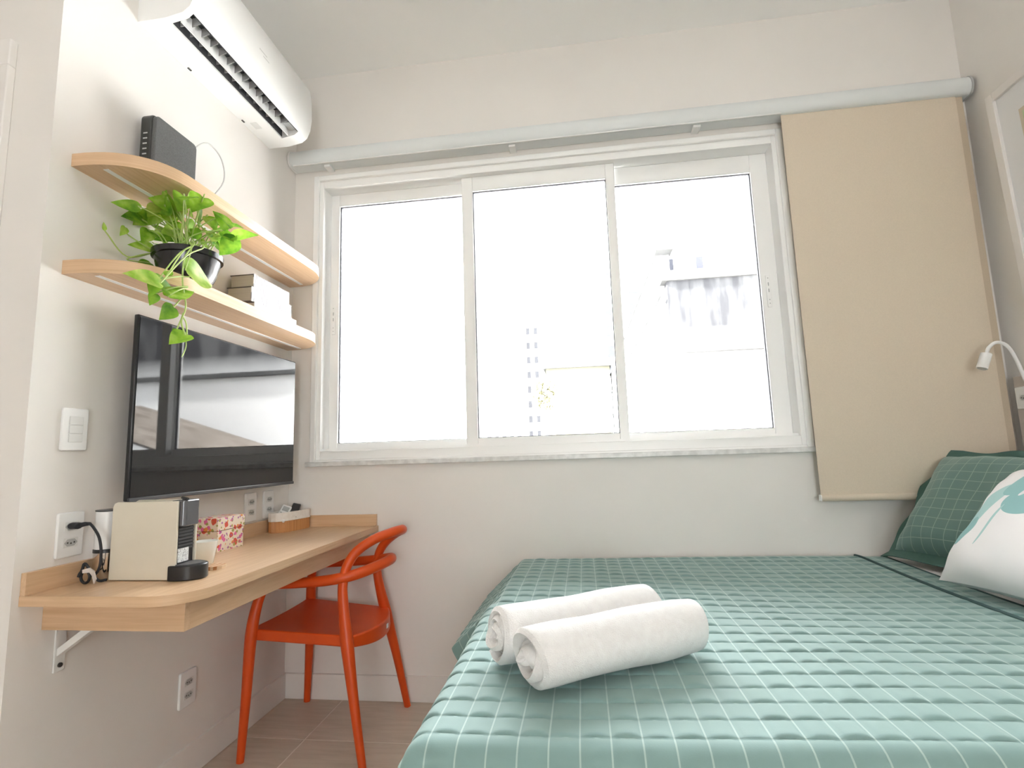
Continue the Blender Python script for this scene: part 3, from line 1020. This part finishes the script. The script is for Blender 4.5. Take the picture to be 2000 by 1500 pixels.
# rear legs run through the seat corners into the back hoop
leg([(.602, -.520, 0), (.556, -.496, .22), (.520, -.474, .40), (.500, -.458, .50), (.488, -.448, .58), (.490, -.442, .63)], [.0140, .018, .0245, .0205, .0185, .0178])
leg([(.602, -.048, 0), (.560, -.070, .22), (.522, -.092, .40), (.502, -.108, .50), (.490, -.116, .58), (.492, -.122, .63)], [.0140, .018, .0245, .0205, .0185, .0178])
arm = smoothpath([(.180, -.455, .606), (.30, -.462, .612), (.42, -.460, .620), (.51, -.440, .632), (.575, -.385, .648), (.610, -.285, .660),
                  (.578, -.185, .650), (.515, -.128, .634), (.42, -.104, .622), (.30, -.092, .613), (.180, -.085, .606)], 8)
MB().tube(arm, [.0182 + .0025 * sin(i / (len(arm) - 1) * pi) for i in range(len(arm))], 16, flat=.95).build('armrest', ORANGE, ch, smooth=60)
hoop = smoothpath([(.489, -.443, .615), (.498, -.436, .665), (.525, -.414, .715), (.575, -.370, .753), (.628, -.318, .772), (.650, -.270, .776), (.640, -.215, .769), (.595, -.165, .748),
                   (.540, -.136, .710), (.505, -.125, .665), (.491, -.121, .615)], 8)
MB().tube(hoop, [.0178 + .0015 * sin(i / (len(hoop) - 1) * pi) for i in range(len(hoop))], 16).build('back_hoop', ORANGE, ch, smooth=60)
MB().box(.5885, .5895, -.262, -.243, .388, .405).build('maker_label', WHITEP, ch, smooth=0)

# ------------------------------------------------------------------ bed
GREEN1, GREEN2 = (.212, .328, .314), (.19, .303, .288)
bd = thing('bed', 'double bed with white sheet against the window wall', 'bed', (2.1, -.76, 0))
SHEET = mottled('white_sheet', (.80, .78, .78), (.83, .81, .81), .9, (14, 14, 14), .2, 220)
MB().box(1.16, 3.12, -1.49, -.035, .10, .34).build('bed_base', principled('bed_base_fabric', (.30, .30, .30), .9), bd, bevel=.02)
MB().box(1.15, 3.12, -1.495, -.03, .34, .592).build('mattress', SHEET, bd, bevel=.05, segs=4)
MB().box(2.3, 3.115, -1.46, -.035, .590, .608).build('sheet', SHEET, bd, bevel=.004)
for x in (1.26, 3.02):
    for y in (-1.4, -.13):
        MB().box(x - .03, x + .03, y - .03, y + .03, 0, .10).build('leg', BLACKP, bd)


def quilt_material(name, c1, c2, thread, lw=.029, row=0.0, mixf=.50):
    m = principled(name, c1, .68, spec=.4)
    P(m).inputs['Sheen Weight'].default_value = .42
    P(m).inputs['Sheen Roughness'].default_value = .45
    P(m).inputs['Sheen Tint'].default_value = (.80, .95, .92, 1)
    uvn = nd(m, 'ShaderNodeUVMap')
    sp = nd(m, 'ShaderNodeSeparateXYZ')
    lk(m, uvn.outputs[0], sp.inputs[0])
    masks = []
    for ax, wdt in ((0, lw), (1, lw * row)):
        fr_ = nd(m, 'ShaderNodeMath', operation='FRACT')
        a_ = nd(m, 'ShaderNodeMath', operation='ADD')
        a_.inputs[1].default_value = .5
        lk(m, sp.outputs[ax], a_.inputs[0])
        lk(m, a_.outputs[0], fr_.inputs[0])
        s_ = nd(m, 'ShaderNodeMath', operation='SUBTRACT')
        s_.inputs[1].default_value = .5
        lk(m, fr_.outputs[0], s_.inputs[0])
        ab = nd(m, 'ShaderNodeMath', operation='ABSOLUTE')
        lk(m, s_.outputs[0], ab.inputs[0])
        lt3 = nd(m, 'ShaderNodeMath', operation='LESS_THAN')
        lt3.inputs[1].default_value = wdt
        lk(m, ab.outputs[0], lt3.inputs[0])
        masks.append(lt3)
    mxm = nd(m, 'ShaderNodeMath', operation='MAXIMUM')
    lk(m, masks[0].outputs[0], mxm.inputs[0])
    lk(m, masks[1].outputs[0], mxm.inputs[1])
    dim = nd(m, 'ShaderNodeMath', operation='MULTIPLY')
    dim.inputs[1].default_value = mixf
    lk(m, mxm.outputs[0], dim.inputs[0])
    tc = nd(m, 'ShaderNodeTexCoord')
    nz = nd(m, 'ShaderNodeTexNoise')
    nz.inputs['Scale'].default_value = 9
    lk(m, tc.outputs['Object'], nz.inputs['Vector'])
    m1 = nd(m, 'ShaderNodeMix', data_type='RGBA')
    lk(m, nz.outputs['Fac'], m1.inputs['Factor'])
    m1.inputs['A'].default_value = (*c1, 1)
    m1.inputs['B'].default_value = (*c2, 1)
    m2 = nd(m, 'ShaderNodeMix', data_type='RGBA')
    lk(m, dim.outputs[0], m2.inputs['Factor'])
    lk(m, m1.outputs['Result'], m2.inputs['A'])
    m2.inputs['B'].default_value = (*thread, 1)
    lk(m, m2.outputs['Result'], P(m).inputs['Base Color'])
    n2 = nd(m, 'ShaderNodeTexNoise')
    n2.inputs['Scale'].default_value = 420
    lk(m, tc.outputs['Object'], n2.inputs['Vector'])
    bp = nd(m, 'ShaderNodeBump')
    bp.inputs['Strength'].default_value = .12
    bp.inputs['Distance'].default_value = .001
    lk(m, n2.outputs['Fac'], bp.inputs['Height'])
    lk(m, bp.outputs[0], P(m).inputs['Normal'])
    return m


QUILT = quilt_material('green_quilted_cotton', GREEN1, GREEN2, (.52, .64, .60))
PIPING = principled('dark_green_piping', (.03, .075, .075), .7)
CS, CT = .050, .060      # quilting cell


def hashf(i, j):
    return (sin(i * 12.9898 + j * 78.233) * 43758.5453) % 1.0


def edge_roll(d, r=.045):
    """arc length d beyond a top edge -> (outward, drop)"""
    if d <= 0:
        return d, 0.0
    L = r * pi / 2
    if d < L:
        a = d / r
        return r * sin(a), r * (1 - cos(a))
    return r + (d - L) * .06, r + (d - L)


def smoothmax(a, b_):
    return sqrt(a * a + b_ * b_)


def quilt(name, s0, s1, x_edge, t1, y_edge, z0, puff, label=None, drop=0.0, res=6, slope=0.0):
    """s along +x measured from the foot edge x_edge, t toward the camera measured from the wall side"""
    ns, nt_ = int(round((s1 - s0) / CS)) * res, int(round(t1 / CT)) * 8
    v, uv = [], []
    for i in range(ns + 1):
        s = s0 + (s1 - s0) * i / ns
        for j in range(nt_ + 1):
            t = (j // 8 + (0, .10, .28, .50, .70, .85, .935, .98)[j % 8]) * CT
            y_w = -.028 - t
            os_, ds = edge_roll(-s)
            ot, dt = edge_roll(t - (-.028 - y_edge))
            x = x_edge - os_
            y = y_edge - ot if t > (-.028 - y_edge) else y_w
            # the foot side lifts away from the mattress towards the wall end
            if s < 0:
                k = min(max((y + .77) / .03, 0), 1)
                k = k * k * (3 - 2 * k)
                fx, fz = -s * .50, -s * .47
                x = x * (1 - k) + (x_edge - fx) * k
                ds = ds * (1 - k) + fz * k
            z = z0 - smoothmax(ds, dt)
            z += .010 * sin(x * 3.1 + 1.0) * sin(y * 3.7 + .4) - .004
            z -= slope * max(0, s - (s1 - .18)) if slope else 0
            # wall end sinks slightly
            z -= .005 * max(0, 1 - t / .08) ** 2
            cu, cv = s / CS, t / CT
            iu, iv = math.floor(cu + 1e-6), j // 8
            fu, fv = cu - iu, cv - iv
            h1 = hashf(iu, iv)
            pf = (max(0, sin(pi * fu)) ** .5) * (max(fv, 0) ** .6) * (1 - max(fv, 0) ** 26) * 1.1
            pf *= puff * (.55 + .75 * h1)
            wr_ = 0
            if ds > .03 or dt > .03:
                if dt > ds:
                    y -= pf
                else:
                    x -= pf
            else:
                z += pf + wr_
            v.append((x, y, z - drop))
            uv.append((cu, cv))
    f = [(i * (nt_ + 1) + j, (i + 1) * (nt_ + 1) + j, (i + 1) * (nt_ + 1) + j + 1, i * (nt_ + 1) + j + 1) for i in range(ns) for j in range(nt_)]
    mb = MB()
    mb.v, mb.f = v, f
    return mb, uv, ns, nt_


YE = -1.475
qt = thing('bedspread', 'sage green quilted bedspread with pale stitched squares', 'bedspread', (2.0, -.75, .60))
mb, uv, ns, nt_ = quilt('quilt', -.30, 1.35, 1.13, 1.86, YE, .622, .0050)
mb.build('quilt', QUILT, qt, smooth=60, uv=uv)
pipe = [Vector(mb.v[ns * (nt_ + 1) + j]) + Vector((.004, 0, .002)) for j in range(0, nt_ + 1, 3)]
MB().tube(pipe, .0055, 8).build('piping', PIPING, qt, smooth=80)
mb, uv, ns, nt_ = quilt('quilt_under', 1.25, 1.45, 1.13, 1.50, YE, .626, .005, drop=.006)
mb.build('folded_layer', QUILT, qt, smooth=60, uv=uv)
pipe = [Vector(mb.v[ns * (nt_ + 1) + j]) + Vector((.003, 0, .000)) for j in range(0, nt_ + 1, 3)]
MB().tube(pipe, .004, 8).build('piping', PIPING, qt, smooth=80)

# headboard panel on the right wall
hb = thing('headboard', 'pale headboard panel on the wall behind the pillows', 'headboard', (3.145, -.75, .3))
MB().box(3.132, 3.159, -1.5, -.062, .3, 1.312).build('panel', principled('headboard_laminate', (.60, .54, .50), .5), hb, bevel=.003)
plate(-.115, 1.225, .082, .088, 'white socket plate on the headboard under the lamp', 'socket', 1, x=3.132, sx=-1)

# ------------------------------------------------------------------ pillows
def axes_matrix(o, xax, yax):
    x = Vector(xax).normalized()
    y = Vector(yax)
    y = (y - x * y.dot(x)).normalized()
    z = x.cross(y)
    return Matrix(((x.x, y.x, z.x, o[0]), (x.y, y.y, z.y, o[1]), (x.z, y.z, z.z, o[2]), (0, 0, 0, 1)))


def cushion(name, label, corner, wdir, hdir, W, H, T, mat, seed, ucell=None, flange=None, group='pillows at the bed head'):
    t = thing(name, label, 'pillow', (0, 0, 0), group)
    t.matrix_world = axes_matrix(corner, wdir, hdir)
    n = 44
    rnd = random.Random(seed)
    ph = [rnd.uniform(0, 6.28) for _ in range(8)]

    def pos(a, c, sgn):
        u, v = 2 * a - 1, 2 * c - 1
        px = W / 2 * (u * (1 - .075 * (1 - v * v) * u * u)) + W / 2
        py = H / 2 * (v * (1 - .075 * (1 - u * u) * v * v)) + H / 2
        e = max(0, (1 - u ** 4) * (1 - v ** 4))
        z = T / 2 * e ** .55
        rim = (1 - e)
        z += sgn * .006 * e ** .4 * (sin(7 * u + ph[0] + 2 * v) * sin(5 * v + ph[1])) 
        z += .003 * rim * e ** .3 * sin(22 * u + ph[2] + 6 * v) * (abs(v) > .4) + .002 * rim * e ** .3 * sin(20 * v + ph[3]) * (abs(u) > .5)
        return (px, py, sgn * max(z, 0.0))
    mb = MB()
    mb.grid(lambda a, c: pos(a, c, 1), n, n)
    mb.grid(lambda a, c: pos(a, c, -1), n, n)
    uvs = [(i / n, j / n) for i in range(n + 1) for j in range(n + 1)] * 2
    mult = ucell or (1, 1)
    mb.build('cushion', mat, t, smooth=75, local=True, uv=[(p[0] * mult[0], p[1] * mult[1]) for p in uvs])
    if flange:
        fm, fw = flange
        k = n
        ring_i = [pos(i / k, 0, 0) for i in range(k)] + [pos(1, i / k, 0) for i in range(k)] + [pos(1 - i / k, 1, 0) for i in range(k)] + [pos(0, 1 - i / k, 0) for i in range(k)]
        v, f = [], []
        cx, cy = W / 2, H / 2
        N = len(ring_i)
        for i, p in enumerate(ring_i):
            ox = fw * max(-1, min(1, (p[0] - cx) / (W * .44)))
            oy = fw * max(-1, min(1, (p[1] - cy) / (H * .44)))
            ox = ox if abs(p[0] - cx) > W * .40 else 0
            oy = oy if abs(p[1] - cy) > H * .40 else 0
            wv = .008 * sin(i * .35) + .006 * sin(i * .13 + 1)
            v += [(p[0] - ox * .25, p[1] - oy * .25, .005), (p[0] + ox, p[1] + oy, wv + .004), (p[0] + ox, p[1] + oy, wv - .001), (p[0] - ox * .25, p[1] - oy * .25, -.005)]
        for i in range(N):
            j = (i + 1) % N
            for q in range(3):
                f.append((i * 4 + q, j * 4 + q, j * 4 + q + 1, i * 4 + q + 1))
        MB().add(v, f).build('flange', fm, t, smooth=60, local=True)
    return t


PQUILT = quilt_material('green_pillow_cotton', (.15, .255, .235), (.13, .23, .21), (.42, .54, .50), .026, 1.0, .55)
PEDGE = mottled('dark_green_cotton', (.075, .145, .125), (.085, .16, .14), .85, (30, 30, 30), .1, 300, .2)
cushion('pillow', 'green pillow with stitched square grid leaning by the blind', (2.585, -.120, .650), (.27, -.96, 0), (.30, -.02, .36), .60, .45, .17, PQUILT, 3, (13, 11), (PEDGE, .035))

LEAFP = principled('leaf_print_cotton', (.84, .82, .83), .8, spec=.2)
m = LEAFP
uvn = nd(m, 'ShaderNodeUVMap')
nzl = nd(m, 'ShaderNodeTexNoise')
nzl.inputs['Scale'].default_value = 5
lk(m, uvn.outputs[0], nzl.inputs['Vector'])
base = nd(m, 'ShaderNodeRGB')
base.outputs[0].default_value = (.84, .82, .83, 1)
prev = base.outputs[0]


def ellipse(m, cx, cy, rx, ry, ang, colr, prev):
    mp = nd(m, 'ShaderNodeMapping', vector_type='TEXTURE')
    mp.inputs['Location'].default_value = (cx, cy, 0)
    mp.inputs['Rotation'].default_value = (0, 0, radians(ang))
    mp.inputs['Scale'].default_value = (rx, ry, 1)
    lk(m, uvn.outputs[0], mp.inputs['Vector'])
    ln = nd(m, 'ShaderNodeVectorMath', operation='LENGTH')
    lk(m, mp.outputs[0], ln.inputs[0])
    lt_ = nd(m, 'ShaderNodeMath', operation='LESS_THAN')
    lt_.inputs[1].default_value = 1.0
    lk(m, ln.outputs['Value'], lt_.inputs[0])
    mx_ = nd(m, 'ShaderNodeMix', data_type='RGBA')
    lk(m, lt_.outputs[0], mx_.inputs['Factor'])
    lk(m, prev, mx_.inputs['A'])
    mx_.inputs['B'].default_value = (*colr, 1)
    return mx_.outputs['Result']


T1, T2, WH = (.30, .52, .53), (.42, .62, .62), (.84, .82, .83)
for (cx, cy, rx, ry, an, cc) in ((.16, .52, .24, .055, 66, T2), (.12, .34, .12, .045, 72, T1), (.46, .66, .21, .13, 38, T1), (.60, .86, .24, .09, 20, T2), (.33, .78, .16, .06, 60, T1),
                                 (.275, .40, .17, .010, 82, T2), (.47, .74, .11, .020, 42, WH), (.54, .62, .09, .018, 36, WH), (.37, .70, .06, .014, 55, WH), (.92, .55, .20, .09, 60, T1)):
    prev = ellipse(m, cx, cy, rx, ry, an, cc, prev)
lk(m, prev, P(m).inputs['Base Color'])
cushion('pillow', 'white pillow printed with teal leaves at the right edge', (2.475, -.560, .645), (.16, -.985, 0), (.25, .03, .27), .46, .44, .17, LEAFP, 11)

# ------------------------------------------------------------------ rolled towels
TERRY = mottled('white_terry', (.76, .745, .74), (.80, .79, .785), .95, (60, 60, 60), .8, 420, .1)


def towel(label, a, b_, R, seed, squash):
    a, b_ = Vector(a), Vector(b_)
    L = (b_ - a).length
    t = thing('rolled_towel', label, 'towel', (0, 0, 0), 'rolled white towels on the bed')
    ax = (b_ - a).normalized()
    t.matrix_world = axes_matrix(a, ax, Vector((-ax.y, ax.x, 0)))
    rnd = random.Random(seed)
    ph = [rnd.uniform(0, 6.28) for _ in range(10)]
    turns, per = 3.4, 36
    th = (R - .006) / turns
    n = int(turns * per)
    mb = MB()
    cap = 6
    us = [(-1, sin(q / cap * pi / 2)) for q in range(cap)] + [(-1 + 2 * q / 26, 1.0) for q in range(27)] + [(1, cos(q / cap * pi / 2)) for q in range(1, cap + 1)]
    nl = len(us) - 1

    def pt(k, c, side):
        ang = 2 * pi * k / per + ph[0]
        rho = .006 + th * k / per
        u, ce = us[c]
        h = th * .56 * ce
        ln = L / 2 - .012 + .009 * sin(ang * .5 + ph[1]) + .005 * sin(ang * 1.7 + ph[2]) - .010 * (k / n - .5)
        r = rho + side * h
        xx = L / 2 + u * ln
        if c < cap:
            xx -= th * .45 * (1 - ce)
        elif c > nl - cap:
            xx += th * .45 * (1 - ce)
        r *= 1 - .05 * u ** 4 + .03 * sin(4 * u + ph[3]) + .022 * sin(3 * ang + ph[4] + 2 * u) + .008 * sin(9 * u + ph[5] + ang)
        y = r * cos(ang) * 1.07
        z = r * sin(ang) * squash
        if z < 0:
            z *= .92
        return (xx, y, z)
    outer = [[pt(k, c, 1) for c in range(nl + 1)] for k in range(n + 1)]
    inner = [[pt(k, c, -1) for c in range(nl + 1)] for k in range(n + 1)]
    v = [p for row in outer for p in row] + [p for row in inner for p in row]
    K = (n + 1) * (nl + 1)
    f = []
    q = nl + 1
    for k in range(n):
        for c in range(nl):
            f.append((k * q + c, (k + 1) * q + c, (k + 1) * q + c + 1, k * q + c + 1))
            f.append((K + k * q + c, K + k * q + c + 1, K + (k + 1) * q + c + 1, K + (k + 1) * q + c))
        f.append((k * q, K + k * q, K + (k + 1) * q, (k + 1) * q))
        f.append((k * q + nl, (k + 1) * q + nl, K + (k + 1) * q + nl, K + k * q + nl))
    for k in (0, n):
        for c in range(nl):
            f.append((k * q + c, k * q + c + 1, K + k * q + c + 1, K + k * q + c))
    mb.add(v, f)
    mb.build('terry_roll', TERRY, t, smooth=80, local=True)
    return t


TZ = .6255
towel('rolled white terry towel nearer the bed edge', (1.275, -1.335, TZ + .056), (1.640, -1.110, TZ + .056), .063, 5, .93)
towel('rolled white terry towel lying behind the other towel', (1.195, -1.215, TZ + .056), (1.560, -.985, TZ + .056), .063, 9, .93)

# ------------------------------------------------------------------ picture and lamp at the right wall
pf = thing('framed_picture', 'white framed picture with wide mat on the right wall', 'picture', (3.12, -.52, 1.55))


def tilt(mb):
    mb.v = [(p[0] + (2.44 - p[2]) * .03, p[1], p[2]) for p in mb.v]
    return mb


fr_ = MB()
FY0, FY1, FZ0, FZ1, FWD = -.86, -.182, 1.52, 2.445, .036
fr_.box(3.100, 3.126, FY0, FY0 + FWD, FZ0, FZ1).box(3.100, 3.126, FY1 - FWD, FY1, FZ0, FZ1).box(3.100, 3.126, FY0 + FWD, FY1 - FWD, FZ0, FZ0 + FWD).box(3.100, 3.126, FY0 + FWD, FY1 - FWD, FZ1 - FWD, FZ1)
tilt(fr_).build('frame', principled('frame_white', (.76, .73, .71), .4), pf, bevel=.002)
tilt(MB().box(3.112, 3.116, FY0 + FWD, FY1 - FWD, FZ0 + FWD, FZ1 - FWD)).build('mat_board', principled('mat_white', (.72, .72, .73), .7), pf, smooth=0)
ART = mottled('botanical_print', (.62, .66, .55), (.30, .46, .16), .7, (7, 9, 5), 0, None, .2, 4, 'Object', .42, .58)
tilt(MB().box(3.1105, 3.113, FY0 + .14, FY1 - .14, FZ0 + .15, FZ1 - .15)).build('print', ART, pf, smooth=0)
tilt(MB().box(3.1112, 3.1125, FY0 + .125, FY1 - .125, FZ0 + .135, FZ1 - .135)).build('bevel_cut', principled('mat_cut', (.55, .48, .38), .7), pf, smooth=0)

rl = thing('reading_lamp', 'white gooseneck reading lamp bending over the pillow', 'lamp', (3.13, -.15, 1.28))
MB().prism([(-.150 + .022 * cos(k * pi / 12), 1.275 + .022 * sin(k * pi / 12)) for k in range(24)], 3.120, 3.132, 'x').build('base', WHITEP, rl, bevel=.002)
gp = smoothpath([(3.122, -.15, 1.275), (3.112, -.15, 1.290), (3.104, -.15, 1.320), (3.092, -.15, 1.366), (3.075, -.15, 1.413), (3.055, -.15, 1.436), (3.028, -.15, 1.442), (3.002, -.15, 1.424), (2.990, -.15, 1.400)], 8)
MB().tube(gp, .0065, 10).build('gooseneck', WHITEP, rl, smooth=60)
MB().tube([(2.990, -.15, 1.402), (2.9895, -.15, 1.399), (2.966, -.15, 1.343)], [.014, .0185, .0185], 20).build('lamp_head', WHITEP, rl, smooth=40)
MB().tube([(2.9662, -.15, 1.3435), (2.9652, -.15, 1.3415)], [.0145, .0145], 20).build('lens', GREYP, rl, smooth=40)

# ------------------------------------------------------------------ outside the window
PLAST = mottled('sunlit_plaster', (.66, .655, .655), (.72, .715, .715), .9, (.6, .6, .6), 0, None, .1)
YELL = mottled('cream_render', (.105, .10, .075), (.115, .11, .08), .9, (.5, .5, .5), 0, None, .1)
WINM = principled('distant_window', (.060, .060, .066), .9, spec=.05)
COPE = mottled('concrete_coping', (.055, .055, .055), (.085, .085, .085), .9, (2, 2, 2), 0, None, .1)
ROOF = mottled('fibre_cement_roof', (.13, .11, .095), (.21, .185, .165), .9, (1.2, 5, 5), 0, None, .1)
WEATH = mottled('weathered_plaster', (.036, .036, .039), (.095, .095, .097), .95, (2.6, 2.6, .55), 0, None, .1, 8, 'Object', .44, .60)
mm = WEATH
# streaks fade out down the wall: stains run from the coping
tc = nd(mm, 'ShaderNodeTexCoord')
sp = nd(mm, 'ShaderNodeSeparateXYZ')
lk(mm, tc.outputs['Object'], sp.inputs[0])
mr = nd(mm, 'ShaderNodeMapRange')
mr.inputs['From Min'].default_value = 11.75
mr.inputs['From Max'].default_value = 12.4
lk(mm, sp.outputs['Z'], mr.inputs['Value'])
mxw = nd(mm, 'ShaderNodeMix', data_type='RGBA')
lk(mm, mr.outputs[0], mxw.inputs['Factor'])
mxw.inputs['A'].default_value = (.68, .68, .68, 1)
crn = [n for n in mm.node_tree.nodes if n.type == 'VALTORGB'][0]
lk(mm, crn.outputs[0], mxw.inputs['B'])
lk(mm, mxw.outputs['Result'], P(mm).inputs['Base Color'])

gr_ = MB().box(-80, 80, .6, 160, -9.2, -9).build('ground', mottled('street_ground', (.25, .25, .25), (.3, .3, .3), .9, (.2, .2, .2)), smooth=0)
struct(gr_, 'pale street level far below the window', 'ground')

tr_ = MB().box(-8, 3.0, .25, 7.6, -.7, -.4).build('bounce_slab', mottled('pale_bounce_surface', (.76, .75, .74), (.82, .81, .80), .9, (1, 1, 1)), smooth=0)  # unseen pale surface, added to reflect sun and sky onto the ceiling
struct(tr_, 'added pale slab below the window bouncing daylight up to the ceiling', 'reflector')
wb_ = thing('weathered_building', 'nearby plaster building with grey stained upper wall', 'building', (6, 9, -9))
MB().box(3.22, 13, 8, 8.3, -9, 4.35).build('front_wall', WEATH, wb_, smooth=0)
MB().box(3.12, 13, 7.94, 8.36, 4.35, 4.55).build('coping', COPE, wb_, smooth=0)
MB().box(3.10, 3.35, 8.3, 26, -9, 5.0).build('side_wall', PLAST, wb_, smooth=0)
MB().box(3.06, 3.39, 7.98, 26, 5.0, 5.06).build('side_coping', COPE, wb_, smooth=0)
MB().box(3.06, 3.1, 8.0, 26, 2.86, 2.94).build('side_band', COPE, wb_, smooth=0)
MB().box(3.06, 3.1, 8.0, 26, 4.05, 4.10).build('side_band', COPE, wb_, smooth=0)
MB().box(3.22, 13, 7.86, 8, 2.88, 2.97).build('ledge', COPE, wb_, smooth=0)
for x in (3.35, 3.95):
    MB().box(x, x + .14, 8.6, 8.75, 4.4, 5.02).build('chimney', principled('vent_pipe_%d' % int(x * 10), (.050, .051, .062), .9, spec=.05), wb_, smooth=0)

rf = thing('neighbour_roof', 'corrugated grey-brown roof beside the stained wall', 'roof', (5.5, 6, .9))
mb = MB()
mb.grid(lambda a, c: (3.9 + 4.2 * a, 4.6 + 3.2 * c, .95 + 1.35 * a + .035 * sin(2 * pi * (4.6 + 3.2 * c) / .2)), 8, 128)
mb.build('corrugated_sheet', ROOF, rf, smooth=80)
MB().prism([(3.9, .9), (8.1, 2.25), (8.1, -9), (3.9, -9)], 4.65, 7.75, 'y').build('gable_wall', PLAST, rf, smooth=0)

tb = thing('tower_block', 'tall pale apartment tower far behind the middle pane', 'building', (-6, 62, -9))
MB().box(-10.2, -5.4, 60, 75, -9, 40).build('tower_wall', PLAST, tb, smooth=0)
MB().box(-5.4, -3.1, 64, 75, -9, 21).build('tower_wall', PLAST, tb, smooth=0)
wm = None
for r in range(19):
    for c in range(5):
        x, z = -9.6 + c * .92, 1.2 + r * 1.9
        if wm is None:
            wm = MB().box(-.22, .22, -.06, .06, -.42, .42).build('tower_window', WINM, tb, smooth=0, local=True)
            o = wm
        else:
            o = wm.copy()
            col.objects.link(o)
        o.location = Vector((x, 59.98, z)) - tb.location
for r in range(9):
    for c in range(2):
        o = wm.copy()
        col.objects.link(o)
        o.location = Vector((-4.9 + c * 1.0, 63.98, 1.4 + r * 1.9)) - tb.location

ab = thing('apartment_block', 'pale apartment block with blue-grey windows behind the mullion', 'building', (5, 41, -9))
MB().box(3.7, 9.2, 40, 52, -9, 17.2).build('facade', PLAST, ab, smooth=0)
wm2 = None
for r in range(6):
    for c in range(3):
        if wm2 is None:
            wm2 = MB().box(-.42, .42, -.06, .06, -.45, .45).build('block_window', principled('block_window_pane', (.055, .056, .072), .9, spec=.05), ab, smooth=0, local=True)
            o = wm2
        else:
            o = wm2.copy()
            col.objects.link(o)
        o.location = Vector((4.25 + c * 1.9, 39.98, 7.2 + r * 1.72)) - ab.location

yb = thing('cream_house', 'low cream house in front of the apartment block', 'building', (1.5, 26, -9))
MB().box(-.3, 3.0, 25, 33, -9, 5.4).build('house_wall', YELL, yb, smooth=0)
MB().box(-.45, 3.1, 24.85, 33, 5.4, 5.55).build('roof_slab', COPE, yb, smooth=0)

tree = thing('street_tree', 'sunlit yellow-green tree beside the cream house', 'tree', (-.6, 23.5, -9))
rnd = random.Random(4)
lv, lf = [], []
for k in range(700):
    th_, ph_ = rnd.uniform(0, 2 * pi), rnd.uniform(-1, 1)
    r_ = rnd.uniform(.5, 1) ** .5
    c0 = Vector((-.3 + .6 * r_ * cos(th_) * sqrt(1 - ph_ ** 2), 23.5 + 1.0 * r_ * sin(th_) * sqrt(1 - ph_ ** 2), 3.9 + .8 * r_ * ph_))
    d1 = Vector((rnd.uniform(-1, 1), rnd.uniform(-1, 1), rnd.uniform(-1, 1))).normalized() * .16
    d2 = Vector((rnd.uniform(-1, 1), rnd.uniform(-1, 1), rnd.uniform(-1, 1))).normalized() * .12
    n0 = len(lv)
    lv += [c0 - d1, c0 + d2, c0 + d1, c0 - d2]
    lf.append((n0, n0 + 1, n0 + 2, n0 + 3))
fo = MB().add(lv, lf).build('foliage', principled('tree_foliage', (.26, .25, .16), .9), tree, smooth=0)
fo['kind'] = 'stuff'
MB().tube([(-.1, 23.5, -9), (0, 23.5, -2), (.1, 23.5, 3.5)], [.22, .16, .06], 10).build('trunk', principled('bark', (.25, .20, .15), .9), tree)
